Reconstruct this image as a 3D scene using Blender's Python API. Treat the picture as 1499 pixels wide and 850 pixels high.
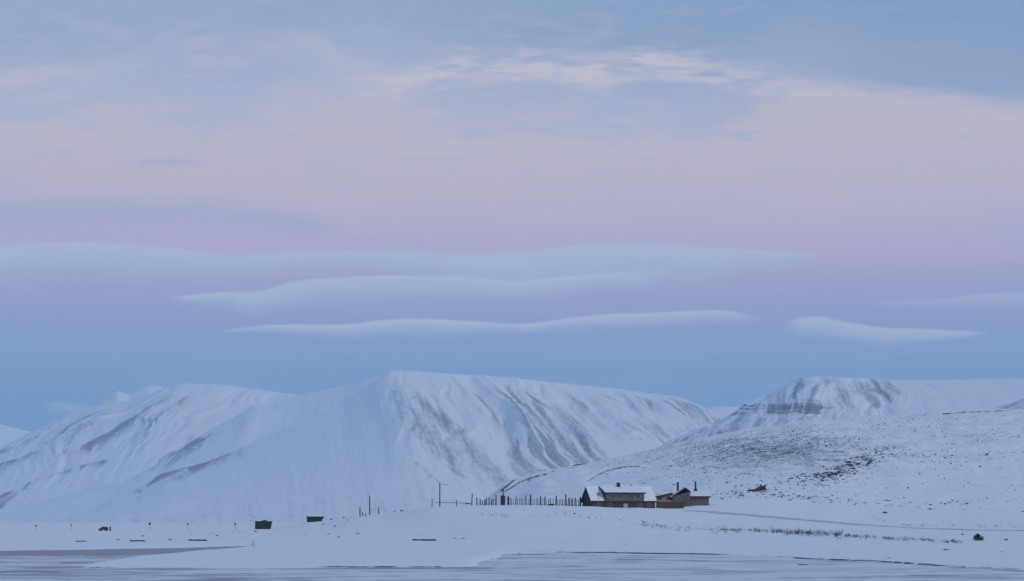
import bpy, math, random
import numpy as np

# ------------------------------------------------------------------ scene, camera
S = bpy.context.scene
for o in list(bpy.data.objects):
    bpy.data.objects.remove(o)
COL = S.collection
F, CX, HY, CZ = 2797.0, 749.5, 762.0, 5.0      # focal length in photo pixels, centre column, horizon row, eye height in metres
cam_d = bpy.data.cameras.new('camera')
cam = bpy.data.objects.new('camera', cam_d)
COL.objects.link(cam)
cam.location = (0, 0, CZ)
cam.rotation_euler = (math.radians(90), 0, 0)
cam_d.sensor_fit = 'HORIZONTAL'
cam_d.sensor_width = 36.0
cam_d.lens = 36.0 * F / 1499.0
cam_d.shift_y = (HY - 425.0) / 1499.0
cam_d.clip_start = 1.0
cam_d.clip_end = 60000.0
S.camera = cam
S.view_settings.view_transform = 'Standard'
S.view_settings.look = 'None'
S.view_settings.gamma = 1.0
S.view_settings.exposure = 0.0
S.view_settings.use_curve_mapping = False
S.cycles.volume_bounces = 1
S.cycles.max_bounces = 8


def lin(r, g, b):
    f = lambda c: (c / 255 / 12.92) if c / 255 <= 0.04045 else ((c / 255 + 0.055) / 1.055) ** 2.4
    return (f(r), f(g), f(b), 1.0)


class NT:
    """small helper for building node trees by expression"""
    def __init__(self, tree):
        self.t = tree
        tree.nodes.clear()

    def node(self, kind, **props):
        n = self.t.nodes.new(kind)
        for k, v in props.items():
            setattr(n, k, v)
        return n

    def link(self, a, b):
        self.t.links.new(a, b)

    def put(self, sock, v):
        if hasattr(v, 'is_linked') or isinstance(v, bpy.types.NodeSocket):
            self.link(v, sock)
        else:
            sock.default_value = v

    def m(self, op, a, b=0.0, c=0.0, clamp=False):
        n = self.node('ShaderNodeMath', operation=op, use_clamp=clamp)
        for i, v in enumerate((a, b, c)):
            self.put(n.inputs[i], v)
        return n.outputs[0]

    def smooth(self, x, lo, hi, a=0.0, b=1.0):
        n = self.node('ShaderNodeMapRange', interpolation_type='SMOOTHSTEP')
        for i, v in enumerate((x, lo, hi, a, b)):
            self.put(n.inputs[i], v)
        return n.outputs[0]

    def mix(self, fac, a, b):
        n = self.node('ShaderNodeMix', data_type='RGBA')
        self.put(n.inputs[0], fac)
        self.put(n.inputs[6], a)
        self.put(n.inputs[7], b)
        return n.outputs[2]

    def noise(self, vec, scale, detail=4.0, rough=0.5, distort=0.0):
        n = self.node('ShaderNodeTexNoise')
        if vec is not None:
            self.link(vec, n.inputs['Vector'])
        n.inputs['Scale'].default_value = scale
        n.inputs['Detail'].default_value = detail
        n.inputs['Roughness'].default_value = rough
        n.inputs['Distortion'].default_value = distort
        return n.outputs['Fac']

    def xyz(self, x, y, z=0.0):
        n = self.node('ShaderNodeCombineXYZ')
        for i, v in enumerate((x, y, z)):
            self.put(n.inputs[i], v)
        return n.outputs[0]

    def curve(self, x, pts):
        """pts: list of (x, y) in 0..1"""
        n = self.node('ShaderNodeFloatCurve')
        c = n.mapping.curves[0]
        pts = sorted(pts)
        c.points[0].location = pts[0]
        c.points[1].location = pts[-1]
        for p in pts[1:-1]:
            c.points.new(*p)
        for p in c.points:
            p.handle_type = 'AUTO_CLAMPED'
        n.mapping.use_clip = False
        n.mapping.update()
        self.put(n.inputs['Value'], x)
        return n.outputs[0]


# ------------------------------------------------------------------ world: twilight sky opposite the sun, with lenticular clouds
W = bpy.data.worlds.new('World')
S.world = W
W.use_nodes = True
w = NT(W.node_tree)
tc = w.node('ShaderNodeTexCoord')
sep = w.node('ShaderNodeSeparateXYZ')
w.link(tc.outputs['Generated'], sep.inputs[0])
dx, dy, dz = sep.outputs
el = w.m('MULTIPLY', w.m('ARCSINE', dz), 180 / math.pi)
front = w.smooth(dy, 0.15, 0.5)
ysafe = w.m('MAXIMUM', dy, 0.12)
U = w.m('MULTIPLY_ADD', w.m('DIVIDE', dx, ysafe), F / 1800.0, 0.5)          # 0..1 over 1800 units of sky width
T = w.m('MULTIPLY', w.m('DIVIDE', dz, ysafe), F)                             # height over the horizon in the same units
cu = lambda x: (x - CX) / 1800.0 + 0.5
cv = lambda y: (HY - y)
ramp = w.node('ShaderNodeValToRGB')
ramp.color_ramp.interpolation = 'EASE'
stops = [(-5, (112, 152, 196)), (3.0, (106, 150, 196)), (4.1, (120, 155, 199)), (5.3, (137, 158, 201)), (6.8, (163, 162, 202)), (8.0, (184, 174, 203)),
         (9.6, (194, 183, 202)), (11.4, (197, 188, 201)), (13.2, (187, 185, 202)), (15.6, (165, 176, 204)), (24, (124, 152, 196)),
         (45, (94, 130, 184)), (90, (80, 118, 176))]
cr = ramp.color_ramp
while len(cr.elements) < len(stops):
    cr.elements.new(0.5)
for e, (deg, c) in zip(cr.elements, sorted(stops)):
    e.position = (deg + 10) / 100.0
for e, (deg, c) in zip(cr.elements, sorted(stops)):
    e.color = lin(*c)
w.link(w.m('MULTIPLY_ADD', el, 0.01, 0.1), ramp.inputs[0])
sky = ramp.outputs[0]
# slow unevenness of the pink band
P0 = w.xyz(w.m('MULTIPLY', U, 6.0), w.m('MULTIPLY', T, 0.016))
n0 = w.noise(P0, 1.0, 3, 0.55)
sky = w.mix(w.m('MULTIPLY', w.smooth(n0, 0.45, 0.75), 0.22), sky, lin(160, 172, 204))


def cloud(sky, top, thick, col_top, col_low, alpha, edge=5.0, rough=5.0, seed=0.0, low=0.42):
    hi = 800.0
    c1 = w.curve(U, [(cu(x), cv(y) / hi) for x, y in top])
    c2 = w.curve(U, [(cu(x), t / 100.0) for x, t in thick])
    P = w.xyz(w.m('MULTIPLY_ADD', U, 9.0, seed), w.m('MULTIPLY', T, 0.035), seed)
    nz = w.m('SUBTRACT', w.noise(P, 2.4, 5, 0.6), 0.5)
    e = w.m('SUBTRACT', w.m('MULTIPLY', c1, hi), T)                          # depth below the upper edge
    e = w.m('MULTIPLY_ADD', nz, rough * 1.6, e)
    th = w.m('MULTIPLY', w.m('MAXIMUM', c2, 0.004), 100.0)
    th = w.m('MULTIPLY', th, w.m('MULTIPLY_ADD', nz, 0.9, 1.0))
    q = w.m('DIVIDE', e, th)
    PL = w.xyz(w.m('MULTIPLY_ADD', U, 7.0, seed), w.m('MULTIPLY', T, 0.16), seed)
    nL = w.m('SUBTRACT', w.noise(PL, 2.0, 6, 0.62, 0.3), 0.5)
    q = w.m('MULTIPLY_ADD', nL, 0.55, q)
    a = w.m('MULTIPLY', w.smooth(w.m('MULTIPLY_ADD', nL, 5.0, e), -edge * 0.5, edge), w.smooth(q, low, 1.15, 1.0, 0.0))
    a = w.m('MULTIPLY', a, w.m('MULTIPLY_ADD', nL, 0.8, 0.95))
    fx = w.m('MULTIPLY', w.smooth(U, cu(top[0][0]), cu(top[0][0] + 45)), w.smooth(U, cu(top[-1][0] - 70), cu(top[-1][0]), 1.0, 0.0))
    a = w.m('MULTIPLY', w.m('MULTIPLY', a, fx), w.m('MULTIPLY', front, alpha))
    a = w.m('MULTIPLY', a, w.m('MULTIPLY_ADD', nz, 0.7, 1.0), clamp=True)
    col = w.mix(w.smooth(q, 0.0, 0.75), lin(*col_top), lin(*col_low))
    return w.mix(a, sky, col)


# high blue deck in the upper part, with a ragged pale lower edge
deck = w.curve(U, [(cu(x), cv(y) / 800.0) for x, y in
                   [(-130, 190), (0, 184), (150, 176), (300, 182), (420, 170), (520, 142), (600, 166), (720, 192), (850, 190), (960, 200),
                    (1060, 185), (1120, 150), (1200, 122), (1300, 134), (1400, 148), (1499, 157), (1630, 168)]])
Pd = w.xyz(w.m('MULTIPLY', U, 11.0), w.m('MULTIPLY', T, 0.022), 3.0)
nd = w.m('SUBTRACT', w.noise(Pd, 1.3, 6, 0.6, 0.4), 0.5)
up = w.m('SUBTRACT', T, w.m('MULTIPLY', deck, 800.0))
Pe = w.xyz(w.m('MULTIPLY', U, 26.0), w.m('MULTIPLY', T, 0.06), 5.0)
ne = w.m('SUBTRACT', w.noise(Pe, 1.5, 7, 0.65, 0.5), 0.5)
ragged = w.smooth(U, cu(950), cu(1250), 1.0, 0.22)
up2 = w.m('MULTIPLY_ADD', w.m('MULTIPLY', ne, ragged), 110.0, w.m('MULTIPLY_ADD', w.m('MULTIPLY', nd, ragged), 190.0, up))
up2 = w.m('MULTIPLY', up2, w.smooth(U, cu(1000), cu(1250), 1.0, 2.2))
below = w.m('MULTIPLY', w.smooth(T, 480.0, 900.0), front)
a_deck = w.m('MULTIPLY', w.smooth(up2, -45.0, 65.0), front)
# bottom right patches of blue cloud
deck_col = w.mix(w.smooth(U, cu(900), cu(1350)), lin(170, 181, 207), lin(140, 163, 197))
deck_col = w.mix(w.smooth(up, 20.0, 150.0), deck_col, w.mix(w.smooth(U, cu(250), cu(1400)), lin(150, 170, 200), lin(127, 156, 193)))
sky = w.mix(w.m('MULTIPLY', a_deck, 0.88), sky, deck_col)
# mottled thin spots in the deck where the pink shows through, mostly on the left
thin_ = w.curve(U, [(cu(x), v) for x, v in [(-130, 1), (300, .9), (600, .7), (900, .5), (1100, .25), (1250, 0.05), (1630, 0)]])
Pm = w.xyz(w.m('MULTIPLY', U, 14.0), w.m('MULTIPLY', T, 0.03), 14.0)
nm = w.noise(Pm, 1.7, 7, 0.62, 0.6)
mott = w.m('MULTIPLY', w.m('MULTIPLY', w.smooth(nm, 0.42, 0.70), thin_), w.m('MULTIPLY', a_deck, w.smooth(T, 800.0, 660.0)))
sky = w.mix(w.m('MULTIPLY', mott, 0.75), sky, lin(186, 183, 206))
# stray blue wisps inside the pink band
Pw = w.xyz(w.m('MULTIPLY', U, 12.0), w.m('MULTIPLY', T, 0.05), 24.0)
nw = w.noise(Pw, 1.6, 6, 0.6, 0.5)
wz = w.m('MULTIPLY', w.m('MULTIPLY', w.smooth(T, 470.0, 540.0), front), w.curve(U, [(cu(x), v) for x, v in [(-130, .35), (400, .35), (650, .6), (850, 1), (1120, 1), (1200, .35), (1630, .4)]]))
sky = w.mix(w.m('MULTIPLY', w.m('MULTIPLY', w.smooth(nw, 0.50, 0.72), wz), 0.6), sky, lin(163, 177, 206))
# pale lit fringes of the deck
ridge = w.curve(U, [(cu(x), cv(y) / 800.0) for x, y in
                    [(-130, 120), (0, 118), (120, 112), (300, 60), (450, 70), (560, 130), (640, 103), (760, 98), (860, 105), (960, 92), (1060, 112), (1180, 128),
                     (1300, 142), (1420, 158), (1630, 176)]])
rd = w.m('SUBTRACT', T, w.m('MULTIPLY', ridge, 800.0))
rd = w.m('ABSOLUTE', w.m('MULTIPLY_ADD', nd, 60.0, rd))
Pr = w.xyz(w.m('MULTIPLY', U, 18.0), w.m('MULTIPLY', T, 0.05), 9.0)
nr = w.noise(Pr, 1.6, 6, 0.65)
amp = w.curve(U, [(cu(x), v) for x, v in [(-130, .3), (100, .42), (300, .2), (500, .4), (640, 1), (800, 1), (950, 1), (1050, .8), (1250, .6), (1500, .3), (1630, .2)]])
a_r = w.m('MULTIPLY', w.m('MULTIPLY', w.smooth(rd, 3.0, 36.0, 1.0, 0.0), w.smooth(nr, 0.28, 0.62)), w.m('MULTIPLY', amp, front))
sky = w.mix(w.m('MULTIPLY', a_r, 0.9), sky, lin(203, 197, 207))

sky = cloud(sky, [(-150, 300), (0, 285), (150, 282), (300, 286), (420, 300), (520, 330)], [(-150, 60), (0, 70), (300, 62), (520, 30)], (160, 176, 206), (154, 168, 203), 0.55, 26, 12, 5.0, 0.3)
sky = cloud(sky, [(180, 236), (230, 231), (270, 230), (330, 240)], [(180, 6), (250, 16), (330, 6)], (158, 172, 203), (164, 172, 203), 0.6, 6, 5, 2.0)
sky = cloud(sky, [(-150, 372), (-60, 364), (0, 359), (90, 354), (180, 357), (260, 363), (340, 371), (450, 368), (560, 365), (700, 370), (780, 366), (860, 357), (950, 355), (1050, 362), (1230, 372)],
            [(-150, 60), (0, 62), (300, 46), (450, 34), (600, 46), (800, 76), (950, 72), (1100, 36), (1230, 6)], (178, 192, 213), (163, 181, 210), 0.85, 4, 3, 11.0)
sky = cloud(sky, [(235, 436), (330, 427), (380, 425), (430, 411), (500, 405), (600, 402), (680, 403), (760, 410), (840, 402), (900, 398), (1000, 400)],
            [(235, 5), (330, 24), (430, 44), (600, 44), (760, 34), (900, 26), (1000, 8)], (181, 194, 214), (163, 180, 210), 0.88, 3.5, 3, 17.0)
sky = cloud(sky, [(310, 485), (400, 475), (480, 475), (600, 465), (700, 471), (760, 473), (850, 462), (950, 457), (1040, 453), (1130, 465)],
            [(310, 3), (450, 18), (620, 28), (750, 17), (900, 24), (1050, 22), (1130, 3)], (182, 194, 215), (158, 177, 210), 0.95, 3, 2.5, 23.0)
sky = cloud(sky, [(1135, 477), (1165, 466), (1195, 463), (1240, 470), (1290, 478), (1340, 480), (1470, 487)],
            [(1135, 4), (1200, 34), (1260, 32), (1350, 22), (1470, 3)], (182, 194, 215), (162, 178, 210), 0.95, 3.5, 3, 31.0)
sky = cloud(sky, [(1260, 445), (1330, 438), (1380, 436), (1430, 430), (1499, 427), (1640, 424)], [(1260, 3), (1400, 16), (1499, 26), (1640, 24)], (174, 188, 212), (164, 175, 208), 0.75, 5, 3, 37.0)
sky = cloud(sky, [(50, 595), (78, 587), (100, 590), (170, 606)], [(50, 14), (80, 22), (120, 16), (170, 4)], (166, 178, 210), (148, 170, 207), 0.9, 5, 3, 41.0, 0.2)
sky = cloud(sky, [(-60, 604), (0, 602), (70, 606)], [(-60, 6), (0, 8), (70, 3)], (128, 163, 206), (124, 161, 206), 0.5, 3, 2, 43.0)
sky = cloud(sky, [(-10, 476), (40, 474), (110, 482)], [(-10, 6), (40, 9), (110, 3)], (152, 166, 204), (140, 162, 204), 0.5, 3, 2, 47.0)
sky = cloud(sky, [(640, 556), (760, 548), (860, 560)], [(640, 6), (760, 12), (860, 3)], (140, 166, 206), (134, 162, 205), 0.5, 3, 2, 53.0)
bg = w.node('ShaderNodeBackground')
w.link(sky, bg.inputs['Color'])
bg.inputs['Strength'].default_value = 1.0
wo = w.node('ShaderNodeOutputWorld')
w.link(bg.outputs[0], wo.inputs['Surface'])

# the afterglow behind the camera: one very wide, weak lamp
sun_d = bpy.data.lights.new('sun', 'SUN')
sun_d.energy = 1.1
sun_d.angle = math.radians(25)
sun_d.color = (1.0, 0.93, 0.80)
sun = bpy.data.objects.new('sun', sun_d)
COL.objects.link(sun)
from mathutils import Vector, Matrix
sun.rotation_euler = Vector((-0.62, 0.60, -0.50)).to_track_quat('-Z', 'Y').to_euler()

# ------------------------------------------------------------------ helpers
rng = np.random.RandomState(7)
random.seed(7)


def obj(name, me, m=None, parent=None):
    o = bpy.data.objects.new(name, me)
    COL.objects.link(o)
    if m is not None and me is not None:
        me.materials.append(m)
    if parent is not None:
        o.parent = parent
    return o


def tag(o, label=None, cat=None, group=None, kind=None):
    if label: o['label'] = label
    if cat: o['category'] = cat
    if group: o['group'] = group
    if kind: o['kind'] = kind
    return o


def empty(name, loc, rz=0.0, **kw):
    o = bpy.data.objects.new(name, None)
    COL.objects.link(o)
    o.location = loc
    o.rotation_euler = (0, 0, rz)
    o.empty_display_size = 0.3
    return tag(o, **kw)


def mesh_np(name, V, faces, smooth=True):
    """V (n,3); faces (k,m) index array"""
    me = bpy.data.meshes.new(name)
    V = np.asarray(V, dtype=np.float32)
    faces = np.asarray(faces, dtype=np.int32)
    k, m = faces.shape
    me.vertices.add(len(V))
    me.vertices.foreach_set('co', V.ravel())
    me.loops.add(k * m)
    me.loops.foreach_set('vertex_index', faces.ravel())
    me.polygons.add(k)
    me.polygons.foreach_set('loop_start', np.arange(0, k * m, m, dtype=np.int32))
    me.polygons.foreach_set('loop_total', np.full(k, m, dtype=np.int32))
    me.polygons.foreach_set('use_smooth', np.full(k, smooth, dtype=bool))
    me.update(calc_edges=True)
    return me


def grid_mesh(name, V, attrs=None, uv=None):
    n, m, _ = V.shape
    idx = np.arange(n * m).reshape(n, m)
    f = np.stack([idx[:-1, :-1], idx[:-1, 1:], idx[1:, 1:], idx[1:, :-1]], -1).reshape(-1, 4)
    me = mesh_np(name, V.reshape(-1, 3), f)
    for k, a in (attrs or {}).items():
        at = me.attributes.new(k, 'FLOAT', 'POINT')
        at.data.foreach_set('value', np.ascontiguousarray(a, dtype=np.float32).ravel())
    if uv is not None:
        at = me.attributes.new('st', 'FLOAT_VECTOR', 'POINT')
        uv3 = np.concatenate([uv.reshape(-1, 2), np.zeros((n * m, 1))], 1).astype(np.float32)
        at.data.foreach_set('vector', uv3.ravel())
    return me


class MB:
    def __init__(self):
        self.v, self.f = [], []

    def add(self, vs, fs):
        b = len(self.v)
        self.v += [tuple(p) for p in vs]
        self.f += [tuple(i + b for i in f) for f in fs]
        return self

    def box(self, x0, x1, y0, y1, z0, z1):
        vs = [(x0, y0, z0), (x1, y0, z0), (x1, y1, z0), (x0, y1, z0), (x0, y0, z1), (x1, y0, z1), (x1, y1, z1), (x0, y1, z1)]
        return self.add(vs, [(0, 3, 2, 1), (4, 5, 6, 7), (0, 1, 5, 4), (1, 2, 6, 5), (2, 3, 7, 6), (3, 0, 4, 7)])

    def prism_y(self, prof, y0, y1):
        """profile in (x,z), extruded along y"""
        n = len(prof)
        vs = [(x, y0, z) for x, z in prof] + [(x, y1, z) for x, z in prof]
        fs = [tuple(range(n)), tuple(range(2 * n - 1, n - 1, -1))] + [(i, i + n, (i + 1) % n + n, (i + 1) % n) for i in range(n)]
        return self.add(vs, fs)

    def prism_x(self, prof, x0, x1):
        """profile in (y,z), extruded along x"""
        n = len(prof)
        vs = [(x0, y, z) for y, z in prof] + [(x1, y, z) for y, z in prof]
        fs = [tuple(range(n)), tuple(range(2 * n - 1, n - 1, -1))] + [(i, i + n, (i + 1) % n + n, (i + 1) % n) for i in range(n)]
        return self.add(vs, fs)

    def tube(self, p, q, r0, r1=None, n=10):
        r1 = r0 if r1 is None else r1
        p, q = Vector(p), Vector(q)
        d = (q - p).normalized()
        a = d.orthogonal().normalized()
        b = d.cross(a)
        vs = []
        for c, r in ((p, r0), (q, r1)):
            for i in range(n):
                t = 2 * math.pi * i / n
                vs.append(c + (a * math.cos(t) + b * math.sin(t)) * r)
        fs = [tuple(range(n - 1, -1, -1)), tuple(range(n, 2 * n))] + [(i, (i + 1) % n, (i + 1) % n + n, i + n) for i in range(n)]
        return self.add(vs, fs)

    def build(self, name, m, parent=None, bevel=0.0):
        me = bpy.data.meshes.new(name)
        me.from_pydata(self.v, [], self.f)
        import bmesh
        bm = bmesh.new()
        bm.from_mesh(me)
        bmesh.ops.recalc_face_normals(bm, faces=bm.faces)
        bm.to_mesh(me)
        bm.free()
        me.update()
        o = obj(name, me, m, parent)
        if bevel:
            b = o.modifiers.new('bevel', 'BEVEL')
            b.width = bevel
            b.segments = 2
        return o


# value noise in numpy -------------------------------------------------
def _hash(ix, iy, seed):
    h = (ix.astype(np.int64) * 374761393 + iy.astype(np.int64) * 668265263 + seed * 2147483647) & 0xFFFFFFFF
    h = ((h ^ (h >> 13)) * 1274126177) & 0xFFFFFFFF
    h = h ^ (h >> 16)
    return (h & 0xFFFF) / 65535.0


def vnoise(x, y, seed=0):
    x = np.asarray(x, float); y = np.asarray(y, float)
    x, y = np.broadcast_arrays(x, y)
    ix, iy = np.floor(x), np.floor(y)
    fx, fy = x - ix, y - iy
    fx = fx * fx * fx * (fx * (fx * 6 - 15) + 10); fy = fy * fy * fy * (fy * (fy * 6 - 15) + 10)
    ix = ix.astype(np.int64); iy = iy.astype(np.int64)
    a = _hash(ix, iy, seed); b = _hash(ix + 1, iy, seed); c = _hash(ix, iy + 1, seed); d = _hash(ix + 1, iy + 1, seed)
    return (a * (1 - fx) + b * fx) * (1 - fy) + (c * (1 - fx) + d * fx) * fy


def fbm(x, y, octv=4, seed=0, gain=0.5):
    s, a, t = 0, 1.0, 0
    for i in range(octv):
        s = s + a * vnoise(x * 2 ** i + i * 17.3, y * 2 ** i + i * 9.1, seed + i)
        t += a
        a *= gain
    return s / t


def sstep(x, lo, hi):
    t = np.clip((x - lo) / (hi - lo), 0, 1)
    return t * t * (3 - 2 * t)


def dist_poly(px, py, pts, yscale=1.0):
    """distance of points to a polyline, in photo pixels"""
    best = np.full(np.shape(px), 1e9)
    for (x0, y0), (x1, y1) in zip(pts[:-1], pts[1:]):
        ax, ay = x1 - x0, (y1 - y0) * yscale
        L = ax * ax + ay * ay + 1e-9
        t = np.clip(((px - x0) * ax + (py - y0) * yscale * ay) / L, 0, 1)
        best = np.minimum(best, np.hypot(px - x0 - t * ax, (py - y0) * yscale - t * ay))
    return best


def at(px, py, Y):
    return ((px - CX) / F * Y, Y, CZ + (HY - py) / F * Y)


# ------------------------------------------------------------------ materials
def new_mat(name):
    m = bpy.data.materials.new(name)
    m.use_nodes = True
    return m, NT(m.node_tree)


def finish(t, col, rough=0.8, bump=None, bump_d=0.1, bump_s=0.5, spec=0.3):
    b = t.node('ShaderNodeBsdfPrincipled')
    t.put(b.inputs['Base Color'], col)
    t.put(b.inputs['Roughness'], rough)
    t.put(b.inputs['Specular IOR Level'], spec)
    if bump is not None:
        bn = t.node('ShaderNodeBump')
        bn.inputs['Strength'].default_value = bump_s
        bn.inputs['Distance'].default_value = bump_d
        t.put(bn.inputs['Height'], bump)
        t.link(bn.outputs[0], b.inputs['Normal'])
    o = t.node('ShaderNodeOutputMaterial')
    t.link(b.outputs[0], o.inputs['Surface'])
    return b


SNOW = (0.83, 0.865, 0.88, 1)
SNOW2 = (0.73, 0.78, 0.83, 1)
ROCK = (0.065, 0.092, 0.145, 1)


def mountain_mat(name, sfreq=1.0, tfreq=1.0, rock=ROCK, cover=0.76):
    m, t = new_mat(name)
    at_ = t.node('ShaderNodeAttribute', attribute_name='rock')
    st = t.node('ShaderNodeAttribute', attribute_name='st')
    sp = t.node('ShaderNodeSeparateXYZ')
    t.link(st.outputs['Vector'], sp.inputs[0])
    P = t.xyz(t.m('MULTIPLY', sp.outputs[0], 30.0 * sfreq), t.m('MULTIPLY', sp.outputs[1], 3.5 * tfreq))
    P2 = t.xyz(t.m('MULTIPLY', sp.outputs[0], 60.0 * sfreq), t.m('MULTIPLY', sp.outputs[1], 40.0 * tfreq))
    n1 = t.noise(P, 1.0, 6, 0.62, 0.5)
    n2 = t.noise(P2, 1.0, 6, 0.7)
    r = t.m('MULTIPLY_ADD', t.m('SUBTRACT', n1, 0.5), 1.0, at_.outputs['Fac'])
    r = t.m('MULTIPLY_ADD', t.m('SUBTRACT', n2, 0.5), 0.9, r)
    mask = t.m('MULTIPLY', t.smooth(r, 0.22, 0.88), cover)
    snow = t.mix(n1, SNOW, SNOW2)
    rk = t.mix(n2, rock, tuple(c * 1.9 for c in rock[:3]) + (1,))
    finish(t, t.mix(mask, snow, rk), 0.85, t.m('MULTIPLY_ADD', n1, 1.5, n2), 6.0, 0.30)
    return m


def ground_mat():
    m, t = new_mat('snowy ground')
    at_ = t.node('ShaderNodeAttribute', attribute_name='rock')
    tcn = t.node('ShaderNodeTexCoord')
    n1 = t.noise(tcn.outputs['Object'], 0.05, 5, 0.55)
    n2 = t.noise(tcn.outputs['Object'], 0.45, 5, 0.65)
    n3 = t.noise(tcn.outputs['Object'], 1.7, 4, 0.6)
    n4 = t.noise(tcn.outputs['Object'], 0.11, 5, 0.6)
    r = t.m('MULTIPLY_ADD', t.m('SUBTRACT', n2, 0.5), 1.25, at_.outputs['Fac'])
    r = t.m('MULTIPLY_ADD', t.m('SUBTRACT', n4, 0.5), 0.9, r)
    r = t.m('MULTIPLY_ADD', t.m('SUBTRACT', n3, 0.5), 0.5, r)
    mask = t.smooth(r, 0.42, 0.82)
    snow = t.mix(n1, (0.87, 0.90, 0.90, 1), (0.77, 0.82, 0.86, 1))
    soil = t.mix(n3, (0.05, 0.048, 0.052, 1), (0.13, 0.12, 0.12, 1))
    finish(t, t.mix(mask, snow, soil), 0.9, t.m('MULTIPLY_ADD', n2, 1.0, n1), 0.35, 0.5)
    return m


def water_mat():
    m, t = new_mat('shore ice and water')
    at_ = t.node('ShaderNodeAttribute', attribute_name='wet')
    tcn = t.node('ShaderNodeTexCoord')
    mp = t.node('ShaderNodeMapping')
    mp.inputs['Scale'].default_value = (0.8, 1.0, 1.0)
    t.link(tcn.outputs['Object'], mp.inputs['Vector'])
    n1 = t.noise(mp.outputs[0], 0.06, 7, 0.66, 1.4)
    n2 = t.noise(mp.outputs[0], 0.30, 6, 0.68, 0.8)
    r = t.m('MULTIPLY_ADD', t.m('SUBTRACT', n1, 0.5), 1.7, at_.outputs['Fac'])
    r = t.m('MULTIPLY_ADD', t.m('SUBTRACT', n2, 0.5), 0.7, r)
    wet = t.smooth(r, 0.28, 0.76)
    ice = t.mix(n2, (0.82, 0.85, 0.87, 1), (0.66, 0.69, 0.75, 1))
    dark = t.mix(n2, (0.07, 0.08, 0.12, 1), (0.20, 0.20, 0.26, 1))
    finish(t, t.mix(wet, ice, dark), t.smooth(wet, 0.0, 1.0, 0.8, 0.35), n2, 0.12, 0.4, 0.5)
    return m


def plain(name, c, rough=0.7, var=0.25, scale=3.0, spec=0.3, stretch=(1, 1, 1)):
    m, t = new_mat(name)
    tcn = t.node('ShaderNodeTexCoord')
    mp = t.node('ShaderNodeMapping')
    mp.inputs['Scale'].default_value = stretch
    t.link(tcn.outputs['Object'], mp.inputs['Vector'])
    n = t.noise(mp.outputs[0], scale, 4, 0.6)
    col = t.mix(n, tuple(x * (1 - var) for x in c) + (1,), tuple(min(1, x * (1 + var)) for x in c) + (1,))
    finish(t, col, rough, n, 0.02, 0.4, spec)
    return m


M = {
    'snow': plain('snow cover', (0.80, 0.84, 0.87), 0.9, 0.10, 0.5),
    'dark_wood': plain('dark stained boards', (0.045, 0.036, 0.033), 0.8, 0.4, 2.0, stretch=(5, 5, 0.6)),
    'brown_wood': plain('weathered brown boards', (0.076, 0.051, 0.040), 0.8, 0.4, 2.0, stretch=(5, 5, 0.6)),
    'tan_wood': plain('pale tan boards', (0.30, 0.245, 0.20), 0.8, 0.25, 2.0, stretch=(5, 5, 0.6)),
    'grey_wood': plain('grey boards', (0.142, 0.110, 0.092), 0.8, 0.3, 2.0, stretch=(5, 5, 0.6)),
    'post_wood': plain('old post wood', (0.06, 0.052, 0.052), 0.85, 0.4, 3.0, stretch=(3, 3, 0.5)),
    'post_grey': plain('bleached post wood', (0.20, 0.18, 0.18), 0.85, 0.4, 3.0, stretch=(3, 3, 0.5)),
    'black': plain('sooty metal', (0.025, 0.027, 0.03), 0.6, 0.4, 4.0),
    'door': plain('pale door', (0.42, 0.34, 0.30), 0.7, 0.2, 2.0),
    'red': plain('dark red paint', (0.075, 0.010, 0.018), 0.7, 0.4, 3.0),
    'glass': plain('window glass', (0.035, 0.04, 0.05), 0.12, 0.2, 1.0, 0.5),
    'frame': plain('window frame', (0.34, 0.30, 0.27), 0.7, 0.1),
    'green': plain('dark green paint', (0.014, 0.034, 0.026), 0.55, 0.35, 2.5),
    'green_rust': plain('green painted ribs', (0.035, 0.062, 0.045), 0.6, 0.4, 5.0),
    'car': plain('dark green car paint', (0.016, 0.030, 0.030), 0.3, 0.15, 2.0, 0.5),
    'tyre': plain('tyre rubber', (0.02, 0.02, 0.02), 0.9),
    'metal': plain('galvanised pole', (0.16, 0.17, 0.19), 0.5, 0.2),
    'sign': plain('blue grey sign', (0.20, 0.22, 0.34), 0.6, 0.2),
    'sign_dark': plain('dark sign plate', (0.05, 0.055, 0.075), 0.6, 0.2),
    'stone': plain('dark stone', (0.070, 0.066, 0.066), 0.9, 0.5, 2.0),
    'log': plain('wet drift timber', (0.060, 0.055, 0.058), 0.8, 0.4, 2.0, stretch=(0.4, 4, 4)),
    'grass': plain('dry grass', (0.070, 0.056, 0.048), 0.9, 0.5, 0.6),
    'shrub': plain('dark green needles', (0.018, 0.028, 0.018), 0.9, 0.5, 2.0),
    'straw': plain('straw stems', (0.26, 0.23, 0.13), 0.9, 0.3, 2.0),
    'road': plain('packed snow road', (0.56, 0.60, 0.68), 0.8, 0.1, 0.3),
}
M_GROUND, M_WATER = ground_mat(), water_mat()

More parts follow.
